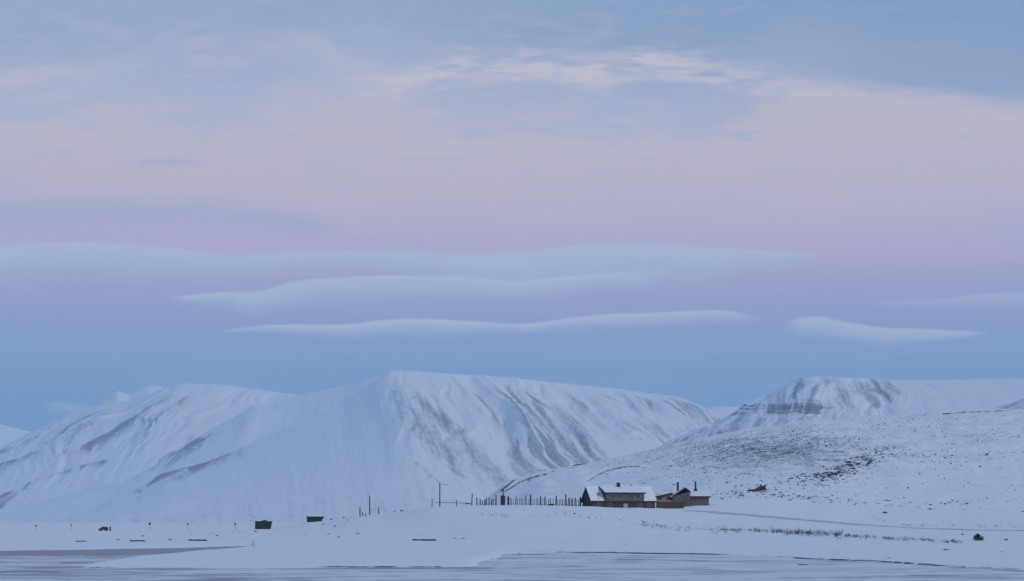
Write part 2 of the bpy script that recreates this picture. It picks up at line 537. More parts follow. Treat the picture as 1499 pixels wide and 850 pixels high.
# ------------------------------------------------------------------ ground
# profiles: photo column -> list of (distance m, row in the photo the ground shows at)
PROF = {
    -300: [(160, 850), (300, 808.6), (370, 797), (450, 787), (560, 778), (640, 775), (800, 773), (1100, 770), (1600, 768)],
    0:    [(160, 850), (300, 808.6), (370, 797), (450, 787), (560, 778), (640, 775), (800, 773), (1100, 770), (1600, 768)],
    300:  [(160, 850), (300, 808.6), (370, 796), (450, 786), (560, 777), (640, 774.5), (800, 773), (1100, 770), (1600, 768)],
    400:  [(160, 850), (205, 830), (300, 806.5), (370, 795), (450, 785), (560, 775.5), (640, 770), (700, 769.5), (800, 771), (1100, 770), (1600, 768)],
    460:  [(160, 850), (205, 829.5), (300, 806.5), (370, 794), (450, 782), (560, 768), (640, 762), (700, 765), (800, 769), (1100, 770), (1600, 768)],
    550:  [(160, 850), (205, 829.5), (300, 806.5), (370, 793), (450, 777), (560, 756), (590, 753), (640, 755), (800, 768), (1100, 768), (1600, 764)],
    640:  [(160, 850), (205, 829.5), (300, 806.5), (370, 792), (450, 771), (540, 744), (570, 741), (620, 744), (800, 762), (1100, 760), (1600, 752)],
    700:  [(160, 850), (250, 817), (300, 807), (370, 790), (450, 767), (540, 742), (565, 739), (620, 742), (800, 756), (1100, 750), (1600, 735)],
    750:  [(160, 850), (250, 817), (300, 807), (370, 789), (450, 766), (540, 742.5), (565, 739), (620, 741), (700, 745), (850, 742), (1100, 730), (1600, 704)],
    800:  [(160, 850), (280, 811), (300, 806), (370, 789), (450, 766), (540, 743), (565, 739.5), (620, 740), (700, 740), (850, 728), (1100, 710), (1600, 686)],
    860:  [(160, 850), (280, 811), (300, 806), (370, 789), (450, 767), (540, 744), (560, 741), (620, 739), (700, 733), (850, 720), (1100, 700), (1600, 678)],
    920:  [(160, 850), (280, 811), (300, 806.5), (370, 789), (450, 769), (540, 746), (562, 743), (620, 739), (700, 731), (850, 714), (1100, 692), (1600, 664)],
    990:  [(160, 850), (275, 812.5), (300, 807), (370, 790), (450, 772), (540, 749), (566, 745), (580, 742), (620, 738), (700, 727), (850, 707), (1100, 680), (1600, 648)],
    1040: [(160, 850), (270, 813.5), (300, 806), (370, 791), (450, 774), (540, 752), (570, 742), (585, 737), (640, 732), (700, 722), (850, 700), (1100, 668), (1600, 636)],
    1100: [(160, 850), (260, 815.5), (300, 805), (370, 789), (450, 774), (530, 755), (570, 745), (640, 730), (700, 719), (850, 694), (1100, 660), (1600, 627)],
    1200: [(160, 850), (250, 817.5), (300, 804), (370, 790), (440, 777), (510, 762), (570, 750), (640, 737), (700, 724), (850, 692), (1100, 650), (1600, 613)],
    1300: [(160, 850), (232, 822), (300, 801), (370, 788), (430, 780), (490, 769), (570, 757), (640, 744), (700, 732), (850, 698), (1100, 651), (1600, 607)],
    1400: [(160, 850), (208, 829), (300, 799), (370, 787), (430, 781), (470, 775), (570, 760), (640, 748), (700, 737), (850, 702), (1100, 652), (1600, 600)],
    1499: [(160, 850), (192, 834.5), (300, 797), (370, 786), (430, 779), (470, 776), (570, 761), (640, 750), (700, 740), (850, 705), (1100, 653), (1600, 597)],
    1900: [(160, 850), (192, 834.5), (300, 797), (370, 786), (430, 779), (470, 776), (570, 761), (640, 750), (700, 740), (850, 700), (1100, 645), (1600, 580)],
}
_st = sorted(PROF)
_dd = np.concatenate([np.arange(100, 700, 2.0), np.arange(700, 1604, 6.0)])
_tab = []
for k in _st:
    d_, y_ = np.array(PROF[k], float).T
    z_ = CZ + (HY - y_) / F * d_
    zz = np.interp(_dd, d_, z_)
    ker = np.exp(-0.5 * (np.arange(-8, 9) / 4.0) ** 2); ker /= ker.sum()
    zz = np.convolve(np.pad(zz, 8, 'edge'), ker, 'valid')
    _tab.append(zz)
_tab = np.array(_tab)


def shore_rows(px):
    """rows between which the flat shows water: (upper limit of channel, lower limit of channel, lower edge of the land)"""
    up = np.interp(px, [-600, 0, 100, 250, 340, 372], [809, 807, 805.3, 802.6, 800.2, 799.2])
    lo = np.interp(px, [-600, 60, 120, 140, 200, 260, 330, 372], [900, 850, 830, 824, 814.5, 808.2, 802, 799.2])
    edge = np.interp(px, [-600, 120, 260, 560, 640, 690, 715, 735, 760, 800, 900, 1050, 1150, 1280, 1360, 1499, 1900],
                     [831.5, 831.5, 831.5, 831, 830.5, 828, 820, 812.5, 810, 809.3, 810.5, 813, 816.5, 821.5, 827.5, 834.5, 850])
    return up, lo, edge


def land(px, d):
    """signed: > 0 on land, in pixels of the flat's rows"""
    y = HY + CZ * F / d
    x = (px - CX) / F * d
    wob = (fbm(x / 14.0, d / 14.0, 5, 3, 0.6) - 0.5) * (4.2 + 9.0 * np.exp(-((px - 705) / 60.0) ** 2))
    up, lo, edge = shore_rows(px)
    y = y + wob * np.clip((y - 795) / 20, 0.15, 1)
    inside_channel = np.minimum(y - up, lo - y)
    inside_channel = np.where(px < 372, inside_channel, -99)
    return np.minimum(edge - y, -inside_channel)


def zfun(px, d):
    px = np.asarray(px, float); d = np.asarray(d, float)
    px, d = np.broadcast_arrays(px, d)
    shp = px.shape
    p = np.clip(px.ravel(), _st[0], _st[-1]); q = np.clip(d.ravel(), _dd[0], _dd[-1])
    j = np.clip(np.searchsorted(_st, p, 'right') - 1, 0, len(_st) - 2)
    sa = np.array(_st, float)
    fx = (p - sa[j]) / (sa[j + 1] - sa[j])
    fx = fx * fx * (3 - 2 * fx) * 0.5 + fx * 0.5
    k = np.clip(np.searchsorted(_dd, q, 'right') - 1, 0, len(_dd) - 2)
    fy = (q - _dd[k]) / (_dd[k + 1] - _dd[k])
    z = (_tab[j, k] * (1 - fy) + _tab[j, k + 1] * fy) * (1 - fx) + (_tab[j + 1, k] * (1 - fy) + _tab[j + 1, k + 1] * fy) * fx
    z = z.reshape(shp)
    # beyond the hill the land falls away again
    far = sstep(d, 1620, 3200)
    z = z * (1 - far) + 1.5 * far
    x = (px - CX) / F * d
    amp = np.clip((d - 250) / 700.0, 0.0, 1.0) * np.clip((z - 1.0) / 6.0, 0.0, 1.0)
    z = z + (fbm(x / 38.0, d / 60.0, 6, 11, 0.62) - 0.5) * 4.2 * amp * (1 + 0.9 * sstep(d, 700, 1300)) * (1 - 0.75 * np.exp(-((d - 572) / 45.0) ** 2))
    z = z + (fbm(x / 6.0, d / 9.0, 3, 5) - 0.5) * 0.30 + (fbm(x / 17.0 + d / 50.0, d / 40.0, 4, 6, 0.6) - 0.5) * 0.8 * sstep(d, 230, 380) * (1 - 0.6 * sstep(d, 545, 560))
    ln = land(px, d)
    s = sstep(ln, -0.8, 0.8)
    return np.where(d < 420, np.maximum(z * sstep(ln, -1.0, 5.0), 0.05 + 0.05 * np.clip(ln, 0, 7)) * s + (-0.5) * (1 - s), z)


def on_ground(px, py, dmin=170.0, dmax=1500.0):
    """the first ground point, walking away from the camera, that shows at this row"""
    d = np.arange(dmin, dmax, 0.5)
    z = zfun(np.full(d.shape, float(px)), d)
    y = HY - (z - CZ) / d * F
    k = int(np.argmax(y <= py)) if (y <= py).any() else int(np.argmin(y))
    return ((px - CX) / F * d[k], d[k], float(z[k]))


colsx = np.concatenate([np.linspace(-4500, -460, 60), np.linspace(-400, -42, 60), np.arange(-40, 1541, 1.8), np.linspace(1545, 1900, 60), np.linspace(1960, 6000, 60)])
rows_y = np.arange(852, 790, -0.35)                        # rows of the flat, made into distances
rows_d = np.concatenate([[60, 90, 120, 140, 150], CZ * F / (rows_y - HY), np.arange(502, 700, 1.7), np.arange(702, 1620, 3.6),
                         np.geomspace(1630, 14000, 60)])
rows_d = np.unique(rows_d)
PX, D = np.meshgrid(colsx, rows_d)
Z = zfun(PX, D)
PY = HY - (Z - CZ) / D * F
GX = (PX - CX) / F * D
rock = np.zeros_like(Z)
# eroded terrace edges in the valley mouth
for pts, wd, st_ in [
    ([(733, 718), (745, 709), (757, 698), (775, 691), (800, 686), (830, 681), (858, 678)], 1.8, 0.95),
    ([(738, 720), (748, 714), (760, 706), (780, 698), (800, 694)], 1.4, 0.8),
    ([(772, 704), (790, 697), (812, 689), (840, 684)], 1.0, 0.6),
    ([(862, 704), (875, 695), (890, 688), (910, 684), (928, 682), (946, 685)], 1.6, 0.72),
    ([(835, 718), (855, 706), (872, 696)], 1.6, 0.45),
    ([(1380, 606), (1405, 604), (1440, 602), (1480, 601)], 1.3, 0.7),
    ([(1060, 766), (1110, 764), (1150, 768)], 0.8, 0.3),
]:
    dd_ = dist_poly(PX, PY, pts)
    nz_ = fbm(PX / 6.0, PY / 3.0, 3, 33)
    rock = np.maximum(rock, np.where(D > 620, st_ * np.exp(-(dd_ / (wd * (0.7 + 0.6 * nz_))) ** 2) * (0.75 + 0.7 * nz_), 0))
# stony parts of the hill and the knoll
hill = np.exp(-(((PX - 1130) / 250) ** 2 + ((PY - 662) / 46) ** 2)) * 0.60
hill = np.maximum(hill, np.exp(-(((PX - 1245) / 62) ** 2 + ((PY - 678 + (PX - 1245) * 0.25) / 22) ** 2)) * 0.60)
hill = np.maximum(hill, 0.24 * sstep(PX, 860, 960) * sstep(-PY, -745, -725))
rock = np.maximum(rock, np.where(D > 640, hill, 0))
knoll = np.exp(-(dist_poly(PX, PY, [(700, 753), (800, 756), (880, 755), (960, 762)]) / 6) ** 2) * 0.33
veg = np.exp(-(dist_poly(PX, PY, [(930, 768), (1040, 774), (1150, 778), (1240, 783), (1410, 793)]) / 3.2) ** 2) * 0.45
veg = np.maximum(veg, np.exp(-(dist_poly(PX, PY, [(1310, 768), (1340, 769), (1372, 770)]) / 1.0) ** 2) * 0.45)
veg = np.maximum(veg, np.exp(-(dist_poly(PX, PY, [(1380, 770), (1499, 770)]) / 2) ** 2) * 0.3)
lw = np.exp(-(dist_poly(PX, PY, [(270, 779), (340, 780), (480, 768), (560, 756)]) / 5) ** 2) * 0.32
near = np.maximum(np.maximum(knoll, veg), lw)
rock = np.maximum(rock, np.where(D < 640, near, 0))
# bare bank along the waterline
LN = land(PX, D)
bank = np.exp(-((LN - 0.75) / 0.5) ** 2) * (0.45 + 0.65 * sstep(fbm(GX / 25.0, D / 60.0, 3, 21), 0.38, 0.62))
bank *= np.interp(PX, [-200, 0, 130, 230, 300, 395, 400, 560, 690, 790, 1000, 1050, 1065, 1150, 1180, 1290, 1330, 1400, 1499, 1900], [.35, .4, .5, .3, .15, .2, .75, .8, .35, .8, .95, .85, .4, .45, .85, .75, .8, .6, .5, .5])
rock = np.maximum(rock, np.where(D < 420, bank * 1.15, 0))
V = np.stack([GX, D, Z], -1)
ground = obj('ground', grid_mesh('ground', V, {'rock': rock}), M_GROUND)
tag(ground, kind='structure')

# water and shore ice, one sheet at sea level
wx = np.concatenate([np.linspace(-14000, -900, 12), np.linspace(-800, -170, 30), np.linspace(-160, 160, 330), np.linspace(170, 800, 30), np.linspace(900, 14000, 12)])
wy = np.concatenate([np.linspace(-6000, 20, 12), np.linspace(60, 130, 10), CZ * F / (np.arange(860, 790, -0.4) - HY), [520, 800, 1500, 4000, 14000]])
WX, WY = np.meshgrid(wx, wy)
wpx = CX + WX / np.maximum(WY, 1) * F
wpy = HY + CZ * F / np.maximum(WY, 1)
wet = np.full_like(WX, 0.34)
chan = sstep(807.5 + 6.5 - wpy + np.clip(wpx, -200, 300) * -0.012, -1.0, 1.5) * sstep(-wpx, -372, -330)
wet = np.maximum(wet, np.where(wpx < 372, 0.44 + 0.66 * chan, 0))
for pts, wd, st_ in [([(640, 808), (720, 810), (800, 811)], 2.2, 0.62), ([(-20, 838), (50, 836), (85, 837)], 2.0, 1.15), ([(95, 824), (125, 824)], 1.5, 1.1),
                     ([(400, 833), (560, 832), (720, 831)], 1.8, 0.72), ([(900, 819), (960, 819), (1040, 821)], 1.5, 0.75), ([(1290, 822), (1360, 828), (1420, 830), (1499, 836)], 2.0, 0.7),
                     ([(1330, 842), (1499, 841)], 1.6, 0.65), ([(200, 834), (340, 833)], 1.6, 0.6), ([(1220, 846), (1270, 846)], 1.4, 0.7)]:
    wet = np.maximum(wet, st_ * np.exp(-(dist_poly(wpx, wpy, pts, 1.0) / wd) ** 2))
wet = np.where(WY > 20, wet, 0.3)
water = obj('water', grid_mesh('water', np.stack([WX, WY, np.zeros_like(WX)], -1), {'wet': wet}), M_WATER)
tag(water, kind='structure')

# ------------------------------------------------------------------ mountains
def resample(pts, n, smooth=0.0):
    P = np.array(pts, float)
    s = np.concatenate([[0], np.cumsum(np.hypot(np.diff(P[:, 0]), np.diff(P[:, 1])))])
    return s, P


def px0_(P):
    return CX + P[..., 0] / P[..., 1] * F


def mountain(name, top, bot, ns=420, nt=150, p=1.25, gul=(30.0, 6.0, 0.0), seed=1, masks=None, mat_=None, depth=2600.0, streak=0.0, rough=1.0, bands=None, base_rock=0.0, thin=1.0, calm=None, calm_l=None):
    top = np.array(top, float); bot = np.array(bot, float)
    key = np.concatenate([[0], np.cumsum(np.hypot(np.diff(top[:, 0]), np.diff(top[:, 1])))])
    key /= key[-1]
    s = np.linspace(0, 1, ns)
    ip = lambda A: np.stack([np.interp(s, key, A[:, i]) for i in range(3)], -1)
    sig = ns / 180.0
    r = int(3 * sig) + 1
    ker = np.exp(-0.5 * (np.arange(-r, r + 1) / sig) ** 2); ker /= ker.sum()

    def blur(A, k=ker):
        rr = len(k) // 2
        return np.stack([np.convolve(np.concatenate([2 * A[0, i] - A[rr:0:-1, i], A[:, i], 2 * A[-1, i] - A[-2:-rr - 2:-1, i]]), k, 'valid') for i in range(3)], -1)
    T_ = blur(ip(top))
    sig2 = ns / 40.0
    k2 = np.exp(-0.5 * (np.arange(-int(3 * sig2), int(3 * sig2) + 1) / sig2) ** 2); k2 /= k2.sum()
    B_ = blur(ip(bot), k2)
    tw = np.stack([(T_[:, 0] - CX) / F * T_[:, 2], T_[:, 2], CZ + (HY - T_[:, 1]) / F * T_[:, 2]], -1)
    bw = np.stack([(B_[:, 0] - CX) / F * B_[:, 2], B_[:, 2], CZ + (HY - B_[:, 1]) / F * B_[:, 2]], -1)
    bw[:, 2] = np.minimum(bw[:, 2], tw[:, 2] - 5)
    arc = np.concatenate([[0], np.cumsum(np.linalg.norm(np.diff(tw[:, :2], axis=0), axis=1))]) / 1000.0
    t = np.linspace(0, 1, nt)
    Sg, Tg = np.meshgrid(arc, t)
    q = (1 - t)[:, None]
    P = bw[None] * t[:, None, None] + tw[None] * q[..., None]
    prof = (q ** p) * 0.85 + 0.15 * (1 - (1 - q) ** 1.6)
    P[..., 2] = bw[None, :, 2] + (tw[None, :, 2] - bw[None, :, 2]) * prof
    env = np.sin(np.pi * np.clip(Tg, 0, 1) ** 0.7) ** 0.8 * (1 - 0.8 * sstep(Tg, 0.5, 0.9))
    ga, gf, gs = gul
    u = Sg * gf + gs * Tg + (fbm(Sg * 2, Tg * 3, 3, seed + 9) - 0.5) * 0.9
    g1 = 1 - np.abs(2 * fbm(u, Tg * 0.6, 2, seed) - 1)
    g2 = 1 - np.abs(2 * fbm(u * 3.1, Tg * 0.9, 4, seed + 4, 0.6) - 1)
    disp = ((g1 - 0.6) * ga + (g2 - 0.65) * ga * 0.55) * env
    disp += (fbm(Sg * 9, Tg * 8, 5, seed + 2) - 0.5) * 14.0 * env * rough
    if calm_l:
        a_, b_, k_l = calm_l
        wl = sstep(px0_(P) - (1 - q) * 60, a_, b_)
        disp = disp * (k_l + (1 - k_l) * wl)
    if calm:
        disp = disp * (0.18 + 0.82 * sstep(-px0_(P), -calm[1], -calm[0]))
    P[..., 2] += disp
    px = CX + P[..., 0] / P[..., 1] * F
    py = HY - (P[..., 2] - CZ) / P[..., 1] * F
    calm_f = sstep(-px0_(P), -calm[1], -calm[0]) if calm else 1.0
    if calm_l:
        calm_f = calm_f * (calm_l[2] + (1 - calm_l[2]) * wl)
    rk = np.full_like(px, base_rock) + 0.26 * sstep(Tg, 0.3, 0.9) * thin
    if streak:
        fine = fbm(u * 7.0, Tg * 1.3, 4, seed + 14, 0.6)
        big = fbm(u * 1.3, Tg * 1.2, 3, seed + 15)
        envr = sstep(Tg, 0.05, 0.2) * (1 - 0.6 * sstep(Tg, 0.6, 0.95))
        rk = np.maximum(rk, streak * sstep(fine, 0.46, 0.60) * (0.35 + 1.1 * sstep(big, 0.35, 0.65)) * envr * calm_f)
    wobx = (fbm(Sg * 7, Tg * 5, 4, seed + 5, 0.6) - 0.5) * 12

    for m_ in (masks or []):
        pts, wd, st_ = m_[:3]
        d_ = dist_poly(px + wobx, py, pts)
        mod = 0.45 + 1.1 * fbm(u * 2.5, Tg * 4, 4, seed + 7, 0.6)
        if len(m_) > 3:          # bare rock and painted ridge shade under an edge: sharp above, thinning out below
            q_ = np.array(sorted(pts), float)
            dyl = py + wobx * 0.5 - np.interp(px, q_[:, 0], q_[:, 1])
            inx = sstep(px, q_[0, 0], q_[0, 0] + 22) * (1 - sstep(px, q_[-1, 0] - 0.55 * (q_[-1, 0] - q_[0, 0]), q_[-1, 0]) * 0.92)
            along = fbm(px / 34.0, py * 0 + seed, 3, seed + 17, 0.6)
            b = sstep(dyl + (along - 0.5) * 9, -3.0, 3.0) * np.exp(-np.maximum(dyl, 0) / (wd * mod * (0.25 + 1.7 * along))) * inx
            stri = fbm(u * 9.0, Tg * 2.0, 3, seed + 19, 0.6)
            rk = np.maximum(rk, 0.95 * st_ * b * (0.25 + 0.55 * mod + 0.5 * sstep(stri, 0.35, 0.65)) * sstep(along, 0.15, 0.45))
        else:
            yy0, yy1 = min(a[1] for a in pts), max(a[1] for a in pts)
            f_ = np.clip((py - yy0) / max(yy1 - yy0, 1), 0, 1)
            tp = 0.45 + 0.75 * np.sin(np.pi * np.clip(f_ * 0.85 + 0.12, 0, 1))
            stri = fbm(u * 9.0, Tg * 1.6, 4, seed + 19, 0.62)
            rk = np.maximum(rk, 0.90 * st_ * np.exp(-(d_ / (wd * tp * (0.7 + 0.7 * mod))) ** 2) * (0.35 + 0.35 * mod + 0.55 * sstep(stri, 0.38, 0.62)))
    for (x0, x1, y0, sl, wd, st_) in (bands or []):
        e = np.abs(py - (y0 + (px - x0) * sl) + wobx * 0.25)
        in_ = sstep(px, x0 - 6, x0 + 10) * sstep(-px, -x1 - 10, -x1 + 20)
        e = np.abs(py - (y0 + (px - x0) * sl) + wobx * 0.45 + (fbm(px / 22.0, py * 0, 3, seed + 3) - 0.5) * 4)
        rib = fbm(u * 11.0, Tg * 1.5, 3, seed + 23, 0.6)
        b = st_ * np.exp(-(e / wd) ** 2) * in_ * (0.58 + 0.6 * sstep(rib, 0.36, 0.62))
        rk = np.maximum(rk, b)
    # the far side: gently falling plateau and back slope, so the mountain is a closed landform
    back = []
    for k, (dy_, f_) in enumerate([(0.06, 0.985), (0.2, 0.96), (0.4, 0.90), (0.7, 0.55), (1.0, 0.0)]):
        b = tw.copy()
        b[:, 1] += dy_ * depth
        b[:, 2] = 0.0 + (tw[:, 2]) * f_
        back.append(b)
    back = np.array(back[::-1])
    nb = len(back)
    V = np.concatenate([back, P], 0)
    rk = np.concatenate([np.repeat(rk[:1] * 0, nb, 0), rk], 0)
    uv = np.concatenate([np.stack([np.repeat(arc[None], nb, 0), -np.linspace(0.5, 0.05, nb)[:, None] * np.ones((1, ns))], -1), np.stack([Sg, Tg], -1)], 0)
    o = obj(name, grid_mesh(name, V, {'rock': rk}, uv), mat_)  # rock also holds the ridge shade painted in by the edged masks
    tag(o, kind='structure')
    return o


MM = mountain_mat('snowy mountain')
MM4 = mountain_mat('cliff mountain', 1.0, 1.0, (0.052, 0.070, 0.110, 1), 0.85)
MFAR = mountain_mat('far snow peaks', 0.6, 1.0)

mountain('mountain', [(-300, 575, 11500), (-200, 585, 11500), (-80, 603, 11500), (0, 620.5, 11500), (45, 632, 11500), (110, 655, 11500), (200, 690, 11500)],
         [(-330, 764, 9800), (-230, 764, 9800), (-110, 764, 9800), (-20, 764, 9800), (30, 764, 9800), (100, 764, 9800), (200, 764, 9800)], 200, 60, 1.2, (15, 2, 0), 31, mat_=MFAR)
mountain('mountain', [(90, 640, 12200), (130, 607, 12200), (150, 588, 12200), (172, 571, 12200), (181, 575, 12200), (190, 578, 12200), (200, 571, 12200), (215, 564.5, 12200), (228, 564, 12200), (250, 570, 12200), (320, 600, 12200), (400, 650, 12200)],
         [(60, 760, 10500), (110, 760, 10500), (130, 760, 10500), (172, 760, 10500), (181, 760, 10500), (190, 760, 10500), (200, 760, 10500), (215, 760, 10500), (228, 760, 10500), (250, 760, 10500), (320, 760, 10500), (400, 760, 10500)], 260, 60, 1.2, (12, 2, 0), 33, mat_=MFAR)
mountain('mountain', [(940, 640, 12500), (1000, 606, 12500), (1040, 595, 12500), (1060, 594, 12500), (1085, 596, 12500), (1130, 606, 12500), (1200, 640, 12500)],
         [(940, 760, 11000), (1000, 760, 11000), (1040, 760, 11000), (1060, 760, 11000), (1085, 760, 11000), (1130, 760, 11000), (1200, 760, 11000)], 160, 50, 1.2, (10, 2, 0), 35, mat_=MFAR)

# the left massif
mountain('mountain',
         [(-260, 748, 8200), (-150, 714, 8200), (-60, 678, 8200), (0, 655, 8200), (50, 631, 8200), (100, 606, 8200), (141, 593, 8200), (161, 589.5, 8200), (195, 586, 8200), (220, 577, 8200), (240, 568, 8200), (265, 560.5, 8200), (330, 563, 8300), (430, 577, 8500), (520, 590, 8800), (600, 610, 9000)],
         [(-560, 768, 5600), (-400, 768, 5600), (-280, 768, 5600), (-180, 768, 5600), (-90, 768, 5600), (-20, 768, 5600), (20, 768, 5600), (40, 768, 5600), (80, 768, 5600), (100, 768, 5600), (120, 768, 5600), (150, 768, 5600), (260, 768, 5700), (380, 768, 5700), (500, 768, 5800), (600, 768, 5800)],
         480, 180, 1.15, (44, 2.6, 0.5), 51, mat_=MM, streak=0.40, rough=1.6, masks=[  # edged strokes: ridge shade painted into the rock mask
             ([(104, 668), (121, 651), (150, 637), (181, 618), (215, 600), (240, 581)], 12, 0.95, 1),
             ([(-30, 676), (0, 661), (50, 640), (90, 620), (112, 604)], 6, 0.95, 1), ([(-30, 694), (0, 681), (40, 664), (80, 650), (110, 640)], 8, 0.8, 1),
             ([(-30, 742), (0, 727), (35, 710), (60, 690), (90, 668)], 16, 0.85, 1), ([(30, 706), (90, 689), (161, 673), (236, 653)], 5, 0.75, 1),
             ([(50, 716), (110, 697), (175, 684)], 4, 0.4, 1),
             ([(130, 655), (150, 640), (180, 628), (215, 634)], 16, 0.30), ([(209, 611), (212, 622)], 2.2, 0.6), ([(219, 612), (222, 624)], 2.2, 0.6), ([(230, 612), (232, 622)], 2.0, 0.5), ([(272, 611), (274, 624)], 2.4, 0.5),
             ([(270, 590), (275, 640)], 14, 0.24), ([(300, 585), (310, 620)], 12, 0.22)])
mountain('mountain',
         [(-120, 768, 6700), (0, 741, 6700), (60, 724, 6700), (100, 712, 6700), (200, 683, 6800), (260, 656, 6900), (320, 622, 7000), (350, 606, 7100), (372, 592, 7150), (400, 589, 7200), (440, 577, 7300), (510, 563, 7200), (545, 552, 7100), (575, 543, 7100), (640, 556, 7200), (700, 590, 7300)],
         [(-300, 770, 5000), (-150, 770, 5000), (-60, 770, 5000), (0, 770, 5000), (100, 770, 5000), (160, 770, 5000), (220, 770, 5000), (260, 770, 5000), (290, 770, 5000), (330, 770, 5000), (380, 770, 5000), (440, 770, 5000), (480, 770, 5000), (520, 770, 5000), (600, 770, 5000), (700, 770, 5000)],
         420, 150, 1.2, (6, 2.2, 0.3), 61, mat_=MM, streak=0.16, masks=[  # first stroke: the ridge's shaded side, painted in as rock
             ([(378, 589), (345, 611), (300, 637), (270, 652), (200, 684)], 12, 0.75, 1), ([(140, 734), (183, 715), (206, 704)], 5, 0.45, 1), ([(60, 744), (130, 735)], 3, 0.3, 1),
             ([(430, 612), (470, 600), (510, 585)], 7, 0.2), ([(380, 600), (430, 598)], 4, 0.22)])
# the central mountain with its gullied face
mountain('mountain',
         [(60, 770, 5600), (120, 754, 5600), (160, 733, 5600), (205, 713, 5600), (235, 693, 5650), (300, 677, 5700), (350, 657, 5800), (430, 622, 5900), (500, 593, 6000), (545, 559, 6100), (575, 541, 6200), (650, 546, 6450), (750, 553, 6900), (850, 563.5, 7400), (900, 570, 7800), (985, 580, 8400), (1020, 591, 8700), (1055, 611, 9000), (1090, 640, 9000), (1130, 670, 9000)],
         [(20, 772, 4200), (60, 772, 4200), (120, 772, 4200), (200, 772, 4200), (260, 772, 4200), (330, 772, 4200), (390, 772, 4200), (460, 772, 4200), (530, 772, 4200), (590, 771, 4200), (655, 768, 4200), (850, 752, 4800), (950, 740, 5400), (1045, 730, 6000), (1095, 725, 6400), (1165, 715, 7000), (1200, 715, 7200), (1230, 715, 7400), (1260, 715, 7500), (1290, 715, 7500)],
         640, 260, 1.12, (75, 2.6, 0.15), 71, mat_=MM, streak=0.50, rough=1.2, calm_l=(520, 580, 0.08), masks=[
             ([(585, 578), (600, 600), (625, 635), (660, 668), (690, 690), (725, 712)], 15, 0.50), ([(610, 580), (650, 615), (695, 655), (735, 705)], 11, 0.58),
             ([(675, 640), (700, 668), (728, 700), (745, 712)], 12, 0.66), ([(640, 585), (655, 600)], 9, 0.4),
             ([(697, 577), (712, 596), (735, 626), (760, 655), (785, 688)], 9, 0.5), ([(697, 580), (740, 640)], 5, 0.3),
             ([(756, 578), (778, 600), (806, 632), (835, 662), (855, 682)], 12, 0.55), ([(780, 588), (792, 600)], 4, 0.75),
             ([(813, 594), (840, 618), (866, 645), (885, 668)], 8, 0.45), ([(835, 577), (862, 594), (890, 610), (915, 625), (960, 640)], 8, 0.45),
             ([(905, 618), (950, 628), (996, 640)], 12, 0.5), ([(930, 640), (970, 645)], 9, 0.4), ([(991, 590), (1012, 606), (1040, 622)], 6, 0.45),
             ([(606, 676), (628, 694), (646, 710)], 3.2, 0.45), ([(652, 680), (672, 694), (692, 706)], 3.2, 0.45),
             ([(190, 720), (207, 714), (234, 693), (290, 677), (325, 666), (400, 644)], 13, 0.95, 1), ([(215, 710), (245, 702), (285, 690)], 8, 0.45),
             ([(440, 615), (480, 620), (530, 640)], 24, 0.17), ([(545, 690), (580, 690), (612, 684)], 4, 0.3), ([(390, 740), (520, 735)], 4, 0.12), ([(250, 750), (420, 748)], 4, 0.12)])
# the flat topped mountain on the right with rock bands
mountain('mountain',
         [(900, 720, 5000), (960, 664, 5100), (985, 647, 5200), (1030, 626, 5200), (1048, 618, 5250), (1062, 611, 5250), (1080, 600, 5300), (1092, 589, 5300), (1105, 584, 5300), (1130, 574, 5400), (1150, 563, 5450), (1170, 553.5, 5500), (1210, 551, 5600), (1310, 556, 6000), (1400, 555, 6300), (1499, 553.5, 6600), (1800, 552, 7000)],
         [(850, 730, 3600), (920, 722, 3600), (960, 715, 3600), (1000, 710, 3600), (1030, 705, 3600), (1050, 700, 3600), (1075, 700, 3600), (1095, 700, 3600), (1110, 700, 3600), (1135, 700, 3600), (1160, 700, 3600), (1190, 700, 3600), (1260, 690, 3600), (1420, 690, 3600), (1540, 690, 3700), (1660, 690, 3700), (1900, 690, 3700)],
         520, 200, 1.0, (34, 3.4, 0.4), 81, mat_=MM4, streak=0.30, rough=1.3, calm=(1290, 1350), masks=[
             ([(1174, 556), (1160, 574), (1140, 590)], 11, 0.62), ([(1195, 562), (1186, 590)], 7, 0.45), ([(1222, 556), (1234, 575), (1246, 598)], 11, 0.65), ([(1250, 557), (1268, 578), (1282, 594)], 8, 0.6),
             ([(1277, 558), (1296, 576), (1306, 590)], 6, 0.6), ([(1298, 559), (1314, 578)], 6, 0.55), ([(1210, 585), (1250, 600)], 10, 0.4),
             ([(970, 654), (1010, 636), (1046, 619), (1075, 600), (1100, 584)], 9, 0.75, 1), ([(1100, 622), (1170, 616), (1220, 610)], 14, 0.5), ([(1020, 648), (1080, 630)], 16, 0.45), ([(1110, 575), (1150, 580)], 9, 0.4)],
         bands=[(1080, 1230, 592, 0.03, 1.8, 1.0), (1078, 1232, 597.5, 0.0, 2.2, 1.05), (1072, 1225, 604, -0.01, 2.4, 0.85), (1095, 1225, 597, 0.0, 11.0, 0.75), (1125, 1195, 596, 0.0, 9.0, 0.85), (1062, 1140, 606, -0.03, 4.0, 0.7), (1160, 1225, 585, 0.02, 2.0, 0.55), (1085, 1160, 600, 0, 8.0, 0.5)])
# rocky shoulder at the right edge
mountain('mountain', [(1425, 625, 2700), (1465, 602, 2700), (1482, 592, 2700), (1499, 583, 2700), (1560, 562, 2700), (1720, 545, 2800)],
         [(1400, 660, 2100), (1440, 650, 2100), (1460, 645, 2100), (1490, 640, 2100), (1560, 640, 2100), (1720, 640, 2100)], 160, 80, 1.0, (10, 6, 0), 91, mat_=MM4, streak=0.3, depth=1500,
         base_rock=0.35)

